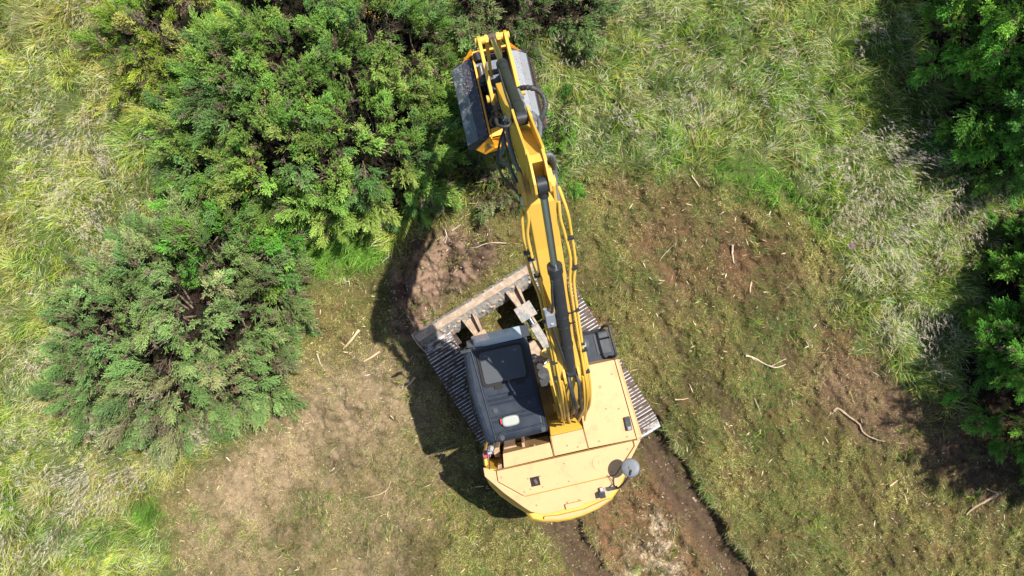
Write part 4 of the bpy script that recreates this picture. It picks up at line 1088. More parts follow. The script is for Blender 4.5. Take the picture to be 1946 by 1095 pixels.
BUSH_MASK = []
def gorse(label, blobs, seed, pal=0, dens=17, dead=.12, flowers=0, group="gorse bushes"):
    global rng
    xs = []; ys = []
    for bx, by, r, hh in blobs:
        p = W(bx, by, hh * .55); R_ = r / 109.0 * 1.15; xs += [p.x - R_, p.x + R_]; ys += [p.y - R_, p.y + R_]
    x0, x1, y0, y1 = max(min(xs), -10.9), min(max(xs), 12.0), max(min(ys), -6.5), min(max(ys), 6.5)
    area = (x1 - x0) * (y1 - y0)
    p0 = W(blobs[0][0], blobs[0][1], 0)
    root = empty("gorse_bush", (p0.x, p0.y, 0), label, "gorse bush", group)
    off = np.array([p0.x, p0.y, 0])
    def scatter(d, grid=False):
        if grid:
            st = d ** -.5
            gx_, gy_ = np.meshgrid(np.arange(x0, x1, st), np.arange(y0, y1, st)); X = gx_.ravel(); Y = gy_.ravel(); X = X + rng.uniform(-.42, .42, len(X)) * st; Y = Y + rng.uniform(-.42, .42, len(Y)) * st
        else:
            n = int(area * d); X = rng.uniform(x0, x1, n); Y = rng.uniform(y0, y1, n)
        h = bush_h(blobs, X, Y, seed); m = h > .12; X, Y, h = X[m], Y[m], h[m]
        e = .06
        gx = (bush_h(blobs, X + e, Y, seed) - bush_h(blobs, X - e, Y, seed)) / (2 * e); gy = (bush_h(blobs, X, Y + e, seed) - bush_h(blobs, X, Y - e, seed)) / (2 * e)
        if grid:
            st2 = np.hypot(gx, gy) > .8
            ex_ = np.where(st2)[0]
            X = np.concatenate([X, X[ex_] + rng.normal(0, .05, len(ex_)), X[ex_]]); Y = np.concatenate([Y, Y[ex_] + rng.normal(0, .05, len(ex_)), Y[ex_]])
            h = np.concatenate([h, h[ex_] * .72, h[ex_] * .48]); gx = np.concatenate([gx, gx[ex_], gx[ex_]]); gy = np.concatenate([gy, gy[ex_], gy[ex_]])
        return X, Y, h, np.clip(gx, -2, 2), np.clip(gy, -2, 2)
    parts = []
    # branch plumes: each a cluster of sprigs
    X, Y, h, gx, gy = scatter(dens * .80, True)
    nb = len(X); k = 32
    fa = (vn(X, Y, .9, seed + 3, 2) - .5) * 12
    axis_ = np.stack([-gx * .6 + .35 * np.cos(fa), -gy * .6 + .35 * np.sin(fa), np.full(nb, .50)], -1) + rng.normal(0, .30, (nb, 3)) * np.array([1, 1, .5]); axis_ /= np.linalg.norm(axis_, axis=1, keepdims=True)
    base = np.stack([X, Y, h * rng.uniform(.78, 1.0, nb) - .24], -1) + np.array([0, 0, 1]) * (rng.normal(0, .07, nb) + (vn(X, Y, .55, seed + 9, 2) - .5) * .35)[:, None]
    pale = [[(.19, .35, .060), (.26, .42, .075), (.17, .32, .085), (.32, .42, .09)], [(.17, .29, .085), (.21, .33, .095), (.25, .34, .11), (.32, .34, .15)],
            [(.13, .36, .045), (.18, .42, .055), (.24, .45, .06), (.13, .32, .06)], [(.30, .43, .045), (.38, .48, .06), (.23, .38, .05), (.45, .44, .11)]][pal]
    bc_ = jit(pick(pale, [3, 3, 2, 1.2], nb), .16) * (0.8 + .45 * vn(X, Y, 1.1, seed + 5, 2))[:, None]
    rp = np.repeat(np.arange(nb), k)
    s = rng.uniform(0, 1, nb * k) ** .8
    A = axis_[rp]; rd = rng.normal(0, 1, (nb * k, 3)); rd -= A * (rd * A).sum(1, keepdims=True); rd /= np.linalg.norm(rd, axis=1, keepdims=True)
    size = rng.uniform(.7, 1.3, nb)[rp]
    P = base[rp] + A * (s * .48 * size)[:, None] + rd * ((1 - s * .90) * .115 * size * rng.uniform(.25, 1.1, nb * k))[:, None]
    D = A * (.60 + .8 * s)[:, None] + rd * (.85 - .55 * s)[:, None] + np.array([0, 0, .12])
    Ls = (.12 + .06 * (1 - s)) * size * rng.uniform(.7, 1.4, nb * k) * 1.2
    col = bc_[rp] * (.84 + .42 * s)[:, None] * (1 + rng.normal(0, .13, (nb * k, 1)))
    isdead = rng.uniform(0, 1, nb * k) < dead * (.3 + 1.4 * (1 - s))
    col[isdead] = jit(pick([(.26, .19, .12), (.33, .27, .19), (.18, .13, .09)], [2, 1, 2], isdead.sum()), .15)
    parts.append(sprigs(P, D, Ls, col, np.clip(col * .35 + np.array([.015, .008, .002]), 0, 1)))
    # lower inner growth, partly dead, coloured very dark as shade in the gaps
    X, Y, h, gx, gy = scatter(130)
    n = len(X); P = np.stack([X, Y, h * rng.uniform(.35, .78, n)], -1)
    D = np.stack([-gx * .4, -gy * .4, np.full(n, .5)], -1) + rng.normal(0, .6, (n, 3))
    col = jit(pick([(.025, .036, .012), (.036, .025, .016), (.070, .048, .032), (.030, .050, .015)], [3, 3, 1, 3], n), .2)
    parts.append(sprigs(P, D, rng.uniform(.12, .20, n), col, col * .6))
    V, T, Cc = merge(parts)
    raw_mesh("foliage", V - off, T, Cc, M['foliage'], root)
    # wood
    mb = MB(); nb2 = min(140, int(area * 7))
    X, Y, h, gx, gy = scatter(9)
    roots = [W(bx, by, 0) for bx, by, r, hh in blobs]
    for i in (range(min(len(X), nb2))):
        q = min(roots, key=lambda c: (c.x - X[i]) ** 2 + (c.y - Y[i]) ** 2)
        a_ = Vector((q.x + random.uniform(-.3, .3), q.y + random.uniform(-.3, .3), -.02)); b_ = Vector((X[i], Y[i], h[i] * .68))
        m_ = a_.lerp(b_, .5) + Vector((random.uniform(-.15, .15), random.uniform(-.15, .15), .1 * h[i]))
        mb.tube([a_, a_.lerp(m_, .5), m_, m_.lerp(b_, .6), b_], [.022, .018, .013, .009, .004], 5)
    if len(mb.v) > 400: mb.build("branch", M['twig'], root)
    if flowers:
        X, Y, h, gx, gy = scatter(40); n = min(flowers, len(X)); sel = rng.choice(len(X), n, replace=False)
        P = np.stack([X[sel], Y[sel], h[sel] + .12], -1); P = np.repeat(P, 7, 0) + rng.normal(0, .022, (n * 7, 3)); 
        V, T, Cc = blades(P, np.full(len(P), .02), np.full(len(P), .016), rng.uniform(0, 6.28, len(P)), np.full(len(P), .3), np.full(len(P), 1.), jit(np.tile(C(.75, .50, .03), (len(P), 1)), .1), jit(np.tile(C(.80, .58, .06), (len(P), 1)), .1), 1)
        raw_mesh("flowers", V - off, T, Cc, M['petal'], root)['kind'] = 'stuff'
    BUSH_MASK.append((blobs, seed))
    return root

gorse("large dense green gorse bush directly left of the mulching head", BUSHES[0][0], 101, 0, 17, .10, 14)
gorse("broad dull green gorse bush left of the cab, browning in its middle", BUSHES[1][0], 202, 1, 18, .17)
gorse("small gorse bush joining the large and the browning bushes", BUSHES[2][0], 303, 2, 17, .12)
gorse("yellowish green gorse bush at the top edge left of the large bush", BUSHES[3][0], 404, 3, 17, .22, 6)
gorse("low gorse growth at the top edge right above the mulching head", BUSHES[4][0], 505, 1, 15, .25)
gorse("tall bright green gorse bush in the upper right corner", BUSHES[5][0], 606, 2, 17, .05)
gorse("gorse bush at the right edge below the upper corner one", BUSHES[6][0], 707, 2, 17, .08)
gorse("tall dark gorse bush standing beyond the right edge of the clearing", BUSHES[7][0], 777, 2, 12, .1)
gorse("tall dark gorse bush standing beyond the upper right corner", BUSHES[10][0], 778, 2, 12, .1)
gorse("small soft green gorse seedling right of the arm hoses", BUSHES[8][0], 808, 2, 22, .04)
gorse("flattened brown and green gorse remains below the mulching head", BUSHES[9][0], 909, 1, 14, .55)

# tall grass ---------------------------------------------
def bush_inside(X, Y):
    m = np.zeros_like(X)
    for blobs, seed in BUSH_MASK: m = np.maximum(m, bush_h(blobs, X, Y, seed))
    return m
def candidates(d, xl=XL, yl=YL):
    n = int(4 * xl * yl * d); return rng.uniform(-xl, xl, n), rng.uniform(-yl, yl, n)
Z_SEED = zone([(1700, 260), (1560, 300), (1540, 360), (1640, 480), (1760, 480), (1860, 380), (1820, 300)], 30) + zone([(180, 830), (330, 780), (430, 820), (400, 870), (260, 900), (150, 940)], 30) \
    + zone([(1040, 60), (1180, 60), (1400, 150), (1560, 230), (1500, 290), (1250, 280), (1120, 220)], 60) * .28 + zone([(100, 200), (260, 250), (280, 400), (150, 440), (60, 340)], 40) * .7 + zone([(-100, 780), (120, 760), (220, 1000), (100, 1200), (-100, 1200)], 60) * .25 + zone([(1600, 420), (1700, 400), (1760, 620), (1640, 620)], 40) * .5
Z_LIMEL = zone([(-300, -300), (150, -300), (120, 200), (60, 500), (-300, 560)], 60)
Z_LUSH = zone([(1360, 300), (1500, 330), (1530, 400), (1420, 390), (1350, 350)], 18) + zone([(500, 500), (640, 450), (720, 440), (740, 500), (600, 530), (560, 620), (500, 800), (440, 780)], 20) + zone([(240, 960), (420, 900), (420, 940), (310, 1010)], 12)
X, Y = candidates(2300)
tc = .34
def tuss(X, Y):
    cx = np.floor(X / tc); cy = np.floor(Y / tc)
    return (cx + .15 + .7 * _h(cx, cy, 401)) * tc, (cy + .15 + .7 * _h(cx, cy, 402)) * tc
TX, TY = tuss(X, Y); pull = rng.uniform(.25, 1, len(X)); isT = rng.uniform(0, 1, len(X)) < .28
dxT, dyT = X - TX, Y - TY
X = np.where(isT, TX + dxT * pull * .6, X); Y = np.where(isT, TY + dyT * pull * .6, Y)
cl = samp(Z_CLEAR, X, Y); bi = bush_inside(X, Y)
edge = (vn(X, Y, .35, 55, 3) - .5) * 1.1
keep = (rng.uniform(0, 1, len(X)) > np.clip(cl + edge * 1.0 * (cl > .02), 0, 1)) & (bi < .45)
X, Y, cl, isT, dxT, dyT = X[keep], Y[keep], cl[keep], isT[keep], dxT[keep], dyT[keep]
n = len(X); Z = ground_h(X, Y) + .26 * (vn(X, Y, .30, 70, 2) - .5)
right = X > 0.3
base_az = np.where(right, -1.1 + 0.9 * np.sin(X * .5), np.where(Y > 0, -2.2, -2.7 + .4 * np.sin(Y)))
az = base_az + (vn(X, Y, 1.5, 61, 3) - .5) * 5.6 + (vn(X, Y, .38, 63, 2) - .5) * 3.6 + rng.normal(0, .75, n)
az = np.where(isT, np.arctan2(dyT + .10 * np.sin(az), dxT + .10 * np.cos(az)) + rng.normal(0, .25, n), az)
patch = vn(X, Y, .9, 65, 4, .6); p2 = vn(X, Y, .4, 67, 3)
tuft = vn(X, Y, .30, 70, 2)
Lb = rng.uniform(.10, .36, n) * (.7 + .5 * vn(X, Y, 1.2, 69, 2)) * (.30 + 1.35 * tuft) * (1 - .45 * cl)
lime = np.clip(samp(Z_LIMEL, X, Y) + .15 * (X < 0), 0, 1); lush = np.clip(samp(Z_LUSH, X, Y), 0, 1)
green = pick([(.17, .33, .035), (.25, .43, .050), (.09, .20, .030), (.35, .47, .09), (.11, .25, .06), (.05, .11, .02)], [3, 2.6, 3, 1.5, 2.4, 2], n)
limec = pick([(.42, .50, .06), (.52, .58, .09), (.32, .50, .05), (.62, .62, .20), (.45, .40, .08)], [3, 2, 3, 1, 1.5], n)
yell = pick([(.46, .38, .10), (.58, .50, .20), (.36, .34, .07), (.62, .52, .28), (.42, .28, .08)], [2, 2, 2, 1, 1], n)
pal_ = pick([(.54, .49, .30), (.64, .57, .38), (.42, .40, .20), (.50, .55, .28)], [1, 1, 1, 1], n)
u = rng.uniform(0, 1, n); u2 = rng.uniform(0, 1, n); p3 = vn(X, Y, .8, 66, 3, .6); p4 = vn(X, Y, .6, 68, 3, .6)
c1 = green.copy()
fl = np.clip((p3 - .45) / .08, 0, 1) * .65 * np.where(right, .40, 1) + lime * .65 + .06
c1 = np.where((u < fl)[:, None], limec, c1)
fy = (np.clip((patch - .48) / .08, 0, 1) * .55 + .07) * np.where(right, .55, 1)
c1 = np.where(((u2 < fy) & (lush < .4))[:, None], yell, c1)
c1 = np.where(((rng.uniform(0, 1, n) < .06 + .30 * np.clip((p4 - .52) / .08, 0, 1)) & (lush < .4))[:, None], pal_, c1)
c1 = np.where((lush > .4)[:, None], pick([(.10, .27, .03), (.15, .34, .04), (.22, .37, .05)], [1, 1, 1], n), c1)
c1 = jit(c1 * (.35 + 1.45 * vn(X, Y, .17, 72, 2) ** 1.1)[:, None] * (.84 + .45 * vn(X, Y, .9, 74, 2))[:, None], .30)
c0 = jit(np.tile(C(.06, .08, .020), (n, 1)), .2) * .5 + c1 * .3  # blade bases darkened in colour to put shade into the gaps
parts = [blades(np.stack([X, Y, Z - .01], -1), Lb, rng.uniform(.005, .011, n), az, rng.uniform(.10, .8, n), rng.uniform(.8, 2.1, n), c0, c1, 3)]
V, T, Cc = merge(parts)
tag(raw_mesh("grass", V, T, Cc, M['grass']), "long tangled green and straw coloured grass around the clearing", "grass", kind="stuff")
# feathery seed heads
X, Y = candidates(520)
cl = samp(Z_CLEAR, X, Y); sdm = samp(Z_SEED, X, Y)
keep = (rng.uniform(0, 1, len(X)) < np.clip(sdm * 1.1 + .20 * np.clip((vn(X, Y, .6, 81, 3) - .54) / .1, 0, 1) + .01, 0, 1) * (.25 + 1.2 * np.clip((vn(X, Y, .28, 83, 2) - .38) / .2, 0, 1)) * (1 - np.clip(cl * 3, 0, 1))) & (bush_inside(X, Y) < .45) & (samp(Z_LUSH, X, Y) < .4)
X, Y = X[keep], Y[keep]; n = len(X); Z = ground_h(X, Y)
az = np.where(X > .3, -1.1 + 0.9 * np.sin(X * .5), np.where(Y > 0, -2.2, -2.7)) + (vn(X, Y, 1.7, 61, 3) - .5) * 5.2 + (vn(X, Y, .45, 63, 2) - .5) * 2.2 + rng.normal(0, .4, n)
hgt = rng.uniform(.28, .46, n); ln = rng.uniform(.15, .45, n)
base = np.stack([X, Y, Z], -1)
sc_ = jit(pick([(.47, .40, .32), (.40, .35, .27), (.54, .48, .37), (.36, .28, .25)], [2, 2, 1, 1], n), .12)
st = blades(base, hgt, np.full(n, .004), az, ln * .5, ln * 1.3, sc_ * .6, sc_, 2)
tip = base + np.stack([np.cos(az) * hgt * np.sin(ln), np.sin(az) * hgt * np.sin(ln), hgt * np.cos(ln * .9)], -1)
k = 13; rp = np.repeat(np.arange(n), k); s = np.tile(np.linspace(0, 1, k), n)
hl = rng.uniform(.06, .11, n)[rp]
P = tip[rp] + np.stack([np.cos(az[rp]), np.sin(az[rp]), np.full(n * k, .15)], -1) * (s * hl)[:, None]
pl = blades(P, rng.uniform(.015, .04, n * k) * (1.15 - s), np.full(n * k, .0055), az[rp] + rng.normal(0, 1.0, n * k), rng.uniform(.6, 1.4, n * k), rng.uniform(1.0, 1.9, n * k), sc_[rp], jit(sc_[rp], .1), 1)
V, T, Cc = merge([st, pl])
tag(raw_mesh("seeding_grass", V, T, Cc, M['grass']), "pale pinkish seed heads of tall meadow grass around the clearing", "grass", kind="stuff")

# cleared ground: short stubble and mulch -----------------
X, Y = candidates(4600)
cl = samp(Z_CLEAR, X, Y)
r1, r2, a_, w_ = rutmask(X, Y)
bare = np.clip(samp(Z_TAN, X, Y) * (.05 + .8 * vn(X, Y, .25, 27, 2)) + samp(Z_BROWN, X, Y) * .55 * vn(X, Y, .3, 28, 2) + samp(Z_RUTG, X, Y) * .3 + samp(Z_MOUND, X, Y) * np.clip(1.6 - 1.6 * np.clip((vn(X, Y, .33, 26, 2) - .45) / .12, 0, 1) * (Y > .3), .25, .95) + np.maximum(r1, r2) * .9 + samp(Z_CREAM, X, Y) * .5 + samp(Z_DARKR, X, Y) * .15, 0, .97)
und = (np.abs((X - UC.x) * UF.x + (Y - UC.y) * UF.y) < 1.55) & (np.abs((X - UC.x) * UR.x + (Y - UC.y) * UR.y) < 1.36) & (np.abs((X - UC.x) * UR.x + (Y - UC.y) * UR.y) > .78)
keep = (rng.uniform(0, 1, len(X)) < np.clip(cl * 1.3, 0, 1) * (1 - bare)) & ~und & ((vn(X, Y, .20, 15, 3, .6) * .6 + vn(X, Y, .10, 87, 2) * .4 + rng.uniform(-.08, .08, len(X)) > .40))
X, Y = X[keep], Y[keep]; n = len(X); Z = ground_h(X, Y)
brown = np.clip(samp(Z_BROWN, X, Y) * .9 + samp(Z_DARKR, X, Y) * .9 + samp(Z_RUTG, X, Y) * .7 + samp(Z_TAN, X, Y) * .8 + samp(Z_TANW, X, Y) * .45 + np.clip((vn(X, Y, .7, 41, 4, .6) - .5) / .15, 0, 1) * .35, 0, 1)
u = rng.uniform(0, 1, n); g1 = vn(X, Y, .9, 89, 4, .6)
col = pick([(.33, .31, .075), (.27, .26, .060), (.48, .42, .16), (.20, .20, .045)], [3, 3, 2.2, 2], n)
grn = pick([(.12, .20, .04), (.17, .26, .06), (.10, .16, .04)], [1, 1, 1], n)
brn = pick([(.22, .145, .075), (.31, .22, .125), (.13, .083, .045), (.46, .36, .22)], [3, 2.6, 2.2, 1.2], n)
col = np.where((u < brown * .7 + .20)[:, None], brn, np.where((u > 1.0 - np.clip((g1 - .47) / .2, 0, 1) * .45)[:, None], grn, col))
tanf = np.clip(samp(Z_TAN, X, Y) + samp(Z_TANW, X, Y) * .45, 0, 1)
col = np.where((rng.uniform(0, 1, n) < tanf * .75)[:, None], pick([(.34, .25, .15), (.27, .19, .11), (.42, .34, .20), (.20, .16, .07)], [3, 2, 1.5, 1.5], n), col)
str_ = rng.uniform(0, 1, n) < .07
col[str_] = np.array([.50, .43, .24])
col = jit(col * (mottle(X, Y) * (1 - .28 * gouge(X, Y)))[:, None], .34)
az = (vn(X, Y, .3, 93, 3) - .5) * 9 + rng.normal(0, 1.3, n)
V, T, Cc = blades(np.stack([X, Y, Z - .004], -1), rng.uniform(.025, .085, n), rng.uniform(.004, .008, n), az, rng.uniform(.5, 1.35, n), rng.uniform(1.1, 1.75, n), col * .6, col, 2)
tag(raw_mesh("mown_thatch", V, T, Cc, M['grass']), "short shredded grass and moss lying over the clearing", "grass", kind="stuff")
X, Y = candidates(6500)
cl = samp(Z_CLEAR, X, Y); r1, r2, a_, w_ = rutmask(X, Y)
clm = vn(X, Y, .20, 15, 3, .6)
keep = (rng.uniform(0, 1, len(X)) < np.clip(cl * 1.3 - .1, 0, 1) * (1 - np.clip(np.maximum(r1, r2) * .75 + samp(Z_MOUND, X, Y) * .85, 0, .95)) * np.clip(.45 + (clm - .35) * 3, .25, 1)) & ~((np.abs((X - UC.x) * UF.x + (Y - UC.y) * UF.y) < 1.5) & (np.abs((X - UC.x) * UR.x + (Y - UC.y) * UR.y) < 1.36))
X, Y, clm = X[keep], Y[keep], clm[keep]; n = len(X); Z = ground_h(X, Y)
tanf = np.clip(samp(Z_TAN, X, Y) + samp(Z_TANW, X, Y) * .45, 0, 1); brf = np.clip(samp(Z_BROWN, X, Y) * .8 + samp(Z_DARKR, X, Y) * .9 + samp(Z_RUTG, X, Y) * .7, 0, 1)
col = pick([(.25, .23, .055), (.19, .185, .045), (.34, .30, .10), (.12, .12, .030), (.18, .125, .06), (.17, .24, .045)], [3, 3, 2, 2, 2, 1.5], n)
col = np.where((rng.uniform(0, 1, n) < tanf * .85)[:, None], pick([(.32, .235, .14), (.25, .18, .10), (.40, .32, .19), (.17, .13, .06)], [3, 2.5, 1.2, 1.5], n), col)
col = np.where((rng.uniform(0, 1, n) < brf * .85)[:, None], pick([(.19, .115, .06), (.13, .078, .042), (.28, .19, .11)], [3, 3, 1.2], n), col)
col = jit(col * ((.55 + .95 * clm) * mottle(X, Y) * (1 - .32 * gouge(X, Y)))[:, None], .30)
V, T, Cc = blades(np.stack([X, Y, Z + rng.uniform(-.004, .014, n)], -1), rng.uniform(.012, .042, n), rng.uniform(.004, .008, n), rng.uniform(0, 6.28, n), rng.uniform(.6, 1.6, n), np.full(n, 1.3), col * .7, col, 1)
tag(raw_mesh("fine_mulch", V, T, Cc, M['grass']), "fine crumbs of shredded moss and stalks covering the clearing", "mulch", kind="stuff")
# green tufts left in the clearing
X, Y = candidates(700); cl = samp(Z_CLEAR, X, Y)
keep = (cl > .6) & (vn(X, Y, .55, 97, 3) > .575) & (samp(Z_MOUND, X, Y) < .2) & (samp(Z_TAN, X, Y) < .3) & (samp(Z_DARKR, X, Y) < .3) & (np.maximum(*rutmask(X, Y)[:2]) < .2) & (np.hypot(X - .5, Y + 1.7) > 2.3)
X, Y = X[keep], Y[keep]; n = len(X); Z = ground_h(X, Y)
col = jit(pick([(.12, .22, .04), (.17, .27, .06), (.22, .28, .09), (.10, .19, .05)], [2, 2, 1, 2], n), .15)
V, T, Cc = blades(np.stack([X, Y, Z - .004], -1), rng.uniform(.08, .20, n), rng.uniform(.004, .007, n), (vn(X, Y, .9, 98, 2) - .5) * 8 + rng.normal(0, .5, n), rng.uniform(.4, 1.0, n), rng.uniform(1.2, 1.8, n), col * .6, col, 3)
tag(raw_mesh("grass_tufts", V, T, Cc, M['grass']), "fresh green tufts springing up in the mown clearing", "grass", kind="stuff")

n = 2600; a_ = rng.uniform(-6.2, -1.7, n); wl = 1.50 + rng.normal(0, .05, n)
X = UC.x + UF.x * a_ + UR.x * wl; Y = UC.y + UF.y * a_ + UR.y * wl
wob_ = (vn(X, Y, 0.55, 71, 4, .65) - .5) * 0.26; X = X - UR.x * wob_; Y = Y - UR.y * wob_
keep = vn(X, Y, .25, 73, 3) > .42; X, Y = X[keep], Y[keep]; n = len(X); Z = ground_h(X, Y)
col = jit(pick([(.16, .27, .05), (.24, .33, .08), (.44, .36, .19), (.27, .20, .11)], [2, 2, 1.5, 2], n), .2)
V, T, Cc = blades(np.stack([X, Y, Z - .01], -1), rng.uniform(.06, .22, n), rng.uniform(.005, .009, n), math.atan2(-UR.y, -UR.x) + rng.normal(0, .9, n), rng.uniform(.2, .9, n), rng.uniform(1.3, 2.2, n), col * .6, col, 3)
tag(raw_mesh("rut_edge_grass", V, T, Cc, M['grass']), "torn grass hanging over the edge of the deep dark rut behind the machine", "grass", kind="stuff")
# wood chips (uncountable) --------------------------------
Z_CHIP = zone([(600, 530), (740, 520), (745, 650), (700, 720), (590, 760), (580, 620)], 20)
X, Y = candidates(150); cl = samp(Z_CLEAR, X, Y)
keep = (cl > .7) & (rng.uniform(0, 1, len(X)) < .13 + .40 * (vn(X, Y, .8, 111, 3) > .52) + .5 * samp(Z_CHIP, X, Y)) & (np.maximum(*rutmask(X, Y)[:2]) < .3) & ~((np.abs((X - UC.x) * UF.x + (Y - UC.y) * UF.y) < 1.6) & (np.abs((X - UC.x) * UR.x + (Y - UC.y) * UR.y) < 1.4))
X, Y = X[keep], Y[keep]; n = len(X); Z = ground_h(X, Y) + .02
L_ = np.exp(rng.normal(math.log(.032), .55, n)); w_ = np.clip(L_ * rng.uniform(.06, .22, n), .003, .016); t = rng.uniform(0, 6.28, n); tl = rng.normal(0, .15, n)
d = np.stack([np.cos(t), np.sin(t), tl], -1); s_ = np.stack([-np.sin(t), np.cos(t), rng.normal(0, .3, n)], -1); c = np.stack([X, Y, Z], -1)
th = np.array([0, 0, 1.]) * (w_ * .4)[:, None]
corner = []
for (a_, b_) in ((-1, -1), (-.2, -1.1), (1, -.4), (.9, .5), (-.3, 1), (-1.1, .3)):
    corner.append(c + d * (a_ * L_ / 2)[:, None] + s_ * (b_ * w_ / 2)[:, None])
V = np.stack([q - th for q in corner] + [q + th for q in corner], 1).reshape(-1, 3)
tri = [(6, 7, 8), (6, 8, 9), (6, 9, 10), (6, 10, 11)] + [f for i in range(6) for f in ((i, (i + 1) % 6, 6 + (i + 1) % 6), (i, 6 + (i + 1) % 6, 6 + i))]
T = (np.arange(n)[:, None, None] * 12 + np.array(tri)[None]).reshape(-1, 3)
col = jit(pick([(.58, .46, .26), (.46, .35, .20), (.36, .24, .14), (.60, .52, .36)], [2, 2.5, 2, 1], n), .1)
tag(raw_mesh("wood_chips", V, T, np.repeat(col, 12, 0), attr_mat("chip_wood", .7, 0, .3)), "small pale chips of shredded gorse wood strewn over the clearing", "wood chips", kind="stuff")
# earth clods in the dug patch
parts = []
X, Y = candidates(230); keep = rng.uniform(0, 1, len(X)) < samp(Z_MOUND, X, Y) * .8 + samp(Z_CREAM, X, Y) * .5 + samp(Z_RUTG, X, Y) * .28 + np.maximum(*rutmask(X, Y)[:2]) * .35
X, Y = X[keep], Y[keep]; n = len(X); Z = ground_h(X, Y)
ico = []
import bmesh
bm = bmesh.new(); bmesh.ops.create_icosphere(bm, subdivisions=1, radius=1); bv = np.array([v.co[:] for v in bm.verts]); bf = np.array([[v.index for v in f.verts] for f in bm.faces]); bm.free()
sz = np.clip(np.exp(rng.normal(math.log(.010), .55, n)), .004, .022)
off = rng.normal(0, 1, (n, 1, 3))
pert = 1 + .38 * np.sin(bv[None] @ rng.normal(0, 2.2, (3, 3)) + off * 3).mean(-1, keepdims=True) + .20 * rng.normal(0, 1, (n, len(bv), 1))
V = (bv[None] * pert * np.array([1, 1, .55]) * sz[:, None, None] * rng.uniform(.7, 1.4, (n, 1, 3)) + np.stack([X, Y, Z + sz * .2], -1)[:, None]).reshape(-1, 3)
T = (np.arange(n)[:, None, None] * len(bv) + bf[None]).reshape(-1, 3)
col = jit(pick([(.22, .15, .11), (.16, .105, .078), (.30, .22, .16), (.10, .065, .05)], [3, 3, 2, 1], n), .12)
cream_ = samp(Z_CREAM, X, Y) > .5; col[cream_] = jit(np.tile(CREAM * .75, (cream_.sum(), 1)), .15)
tag(raw_mesh("earth_clods", V, T, np.repeat(col, len(bv), 0), attr_mat("clod_soil", .95, 0, .1)), "crumbled brown clods of dug earth before the dozer blade and in the ruts", "soil", kind="stuff")

# sticks and splinters (each a thing) ---------------------
M['wood'] = paint("split_wood", (0.46, 0.34, 0.19), .75, dirt=(0.28, .19, .12), amount=.7, scale=22, lo=.5, hi=.7)
M['woodpale'] = paint("pale_dry_wood", (0.44, 0.36, 0.25), .75, dirt=(0.20, .15, .10), amount=.6, scale=22)
M['bark'] = paint("barky_branch", (0.27, 0.185, 0.12), .85, dirt=(0.55, .42, .26), amount=.8, scale=14)
def gz(x, y): return float(ground_h(np.array([x]), np.array([y]))[0])
def stick(name, cat, label, paths, r, mat, group, lift=.03, flat=False):
    p0 = W(*paths[0][0], 0); z0 = gz(p0.x, p0.y)
    mb = MB()
    for j, path in enumerate(paths):
        pts = []
        for x, y in path: p = W(x, y, 0); pts.append(Vector((p.x, p.y, gz(p.x, p.y) + lift)))
        pts = catmull(pts, 5); n = len(pts)
        pts = [p + Vector((random.uniform(-.004, .004), random.uniform(-.004, .004), random.uniform(-.003, .003))) for p in pts]
        rr = r * (1 if j == 0 else .6)
        mb.tube(pts, [max(.0025, rr * (1 - .65 * (i / n)) * random.uniform(.8, 1.2)) for i in range(n)], 7)
    o = mb.build(name, mat)
    for v in o.data.vertices: v.co -= Vector((p0.x, p0.y, z0))
    o.location = (p0.x, p0.y, z0)
    return tag(o, label, cat, group)
GS, GT = "wood splinters on the clearing", "broken branches lying on the ground"
sp = [("long pale split of wood on the clearing left of the dozer blade end", [[(684, 626), (672, 643), (653, 663)]], .030, 'wood'),
      ("slender tan splinter between the dozer blade end and the long pale split", [[(722, 668), (708, 678), (693, 686)]], .022, 'wood'),
      ("thin curved pale twig left of the long pale split of wood", [[(604, 672), (610, 690), (620, 703)]], .014, 'woodpale'),
      ("short pale chunk of wood beside the shadow left of the left track", [[(790, 716), (781, 727), (773, 734)]], .022, 'wood'),
      ("upright pale stake of wood in the brown mulch patch", [[(1391, 466), (1392, 483), (1392, 500)]], .022, 'woodpale'),
      ("splintered orange tinted stub below the upright pale stake", [[(1428, 536), (1426, 546), (1423, 556)]], .020, 'wood'),
      ("white dry sliver near the top edge of the clearing", [[(1314, 334), (1321, 345), (1328, 356)]], .014, 'woodpale'),
      ("short white sliver in the grassy mulch right of the boom", [[(1250, 532), (1257, 534), (1263, 533)]], .012, 'woodpale'),
      ("forked pale twig left of the upright stake", [[(1254, 495), (1266, 480), (1280, 466)], [(1266, 480), (1275, 476)]], .009, 'woodpale'),
      ("small straight splinter beside the right track", [[(1284, 760), (1296, 759), (1308, 757)]], .014, 'wood'),
      ("pale bent sliver in the lower right grass alone", [[(1686, 922), (1694, 916), (1703, 912)]], .020, 'wood'),
      ("pale sliver lying left of the forked bleached branch", [[(1432, 757), (1440, 778), (1445, 792)]], .012, 'bark')]
for lb, pth, r, m_ in sp: stick("wood_splinter", "splinter", lb, pth, r, M[m_], GS)
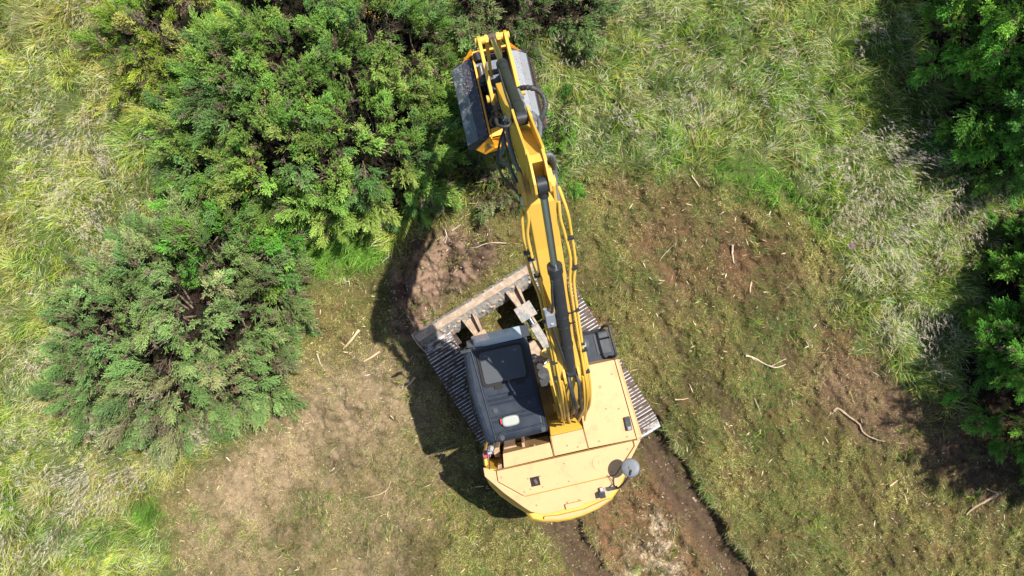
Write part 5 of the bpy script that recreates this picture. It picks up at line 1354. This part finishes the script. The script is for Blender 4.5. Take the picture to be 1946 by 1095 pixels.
br = [("forked bleached branch lying right of the right track", [[(1414, 675), (1432, 680), (1452, 692), (1470, 697), (1496, 693)], [(1462, 695), (1478, 688), (1496, 682)], [(1424, 677), (1436, 686)]], .019, 'woodpale'),
      ("long curved branch lying beside the dark shaded soil on the right", [[(1578, 780), (1590, 776), (1612, 792), (1632, 806), (1641, 823), (1668, 836), (1712, 842)], [(1584, 778), (1570, 790)]], .022, 'bark'),
      ("thick broken branch in the lower right corner", [[(1898, 934), (1870, 950), (1845, 966), (1830, 976)], [(1893, 936), (1868, 926)]], .032, 'bark'),
      ("pale branch fragments across the dug earth before the dozer blade", [[(846, 462), (850, 448), (846, 436)], [(848, 450), (834, 468)], [(860, 440), (876, 428)]], .016, 'woodpale'),
      ("thin pale root running over the dug earth beside the boom", [[(962, 463), (945, 462), (925, 464), (905, 472)]], .012, 'woodpale'),
      ("forked twig lying on the earth at the left end of the dozer blade", [[(775, 600), (785, 615), (792, 628)], [(783, 613), (776, 617)]], .012, 'wood'),
      ("Y shaped twig lying below the cab shadow", [[(744, 913), (736, 930), (722, 938), (694, 944)], [(734, 934), (728, 950)]], .010, 'wood'),
      ("bundle of thin brown roots lying in the shadow left of the counterweight", [[(860, 848), (835, 857), (812, 868), (795, 880)], [(850, 835), (825, 850)], [(870, 842), (845, 852)]], .010, 'bark')]
for lb, pth, r, m_ in br: stick("broken_branch", "branch", lb, pth, r, M[m_], GT)
# bare stick standing out of the browning bush
mb = MB(); pts = [W(338, 745, .9), W(325, 775, .75), W(320, 792, .65), W(322, 815, .45), W(320, 838, .30)]
mb.tube(catmull(pts, 5), .014, 7); mb.tube([W(321, 792, .65), W(316, 794, .7)], .008, 6)
o = mb.build("dead_stem", M['woodpale']); tag(o, "bare pale stem poking out of the bottom of the browning gorse bush", "stem")

# purple orchid ------------------------------------------
c = W(1603, 470, 0); z0 = gz(c.x, c.y)
root = empty("purple_flower", (c.x, c.y, z0), "single purple orchid spike at the edge of the brown mulch", "flower")
mb = MB(); mb.tube([Vector((c.x, c.y, z0)), Vector((c.x + .01, c.y + .01, z0 + .25))], .005, 6); M['stem'] = paint("green_stem", (.10, .18, .05), .6); mb.build("stem", M['stem'], root)
n = 45; P = np.stack([c.x + .01 + rng.normal(0, .022, n), c.y + .01 + rng.normal(0, .022, n), z0 + rng.uniform(.2, .32, n)], -1)
V, T, Cc = blades(P, rng.uniform(.015, .03, n), np.full(n, .018), rng.uniform(0, 6.28, n), np.full(n, .8), np.full(n, 1.5), jit(np.tile(C(.30, .10, .30), (n, 1)), .15), jit(np.tile(C(.48, .22, .46), (n, 1)), .15), 2)
raw_mesh("petals", V - np.array([c.x, c.y, z0]), T, Cc, M['petal'], root)
# broad leaved dock ---------------------------------------
c = W(1684, 572, 0); z0 = gz(c.x, c.y)
n = 9; P = np.tile([[0, 0, .02]], (n, 1)) + rng.normal(0, .01, (n, 3))
V, T, Cc = blades(P, rng.uniform(.10, .16, n), rng.uniform(.05, .08, n), np.linspace(0, 6.0, n), np.full(n, .5), np.full(n, 1.6), jit(np.tile(C(.16, .27, .10), (n, 1)), .1), jit(np.tile(C(.22, .34, .15), (n, 1)), .1), 4)
o = raw_mesh("dock_plant", V, T, Cc, M['grass']); o.location = (c.x, c.y, z0 + .05); tag(o, "small broad leaved plant in shaded grass right of the clearing", "plant")
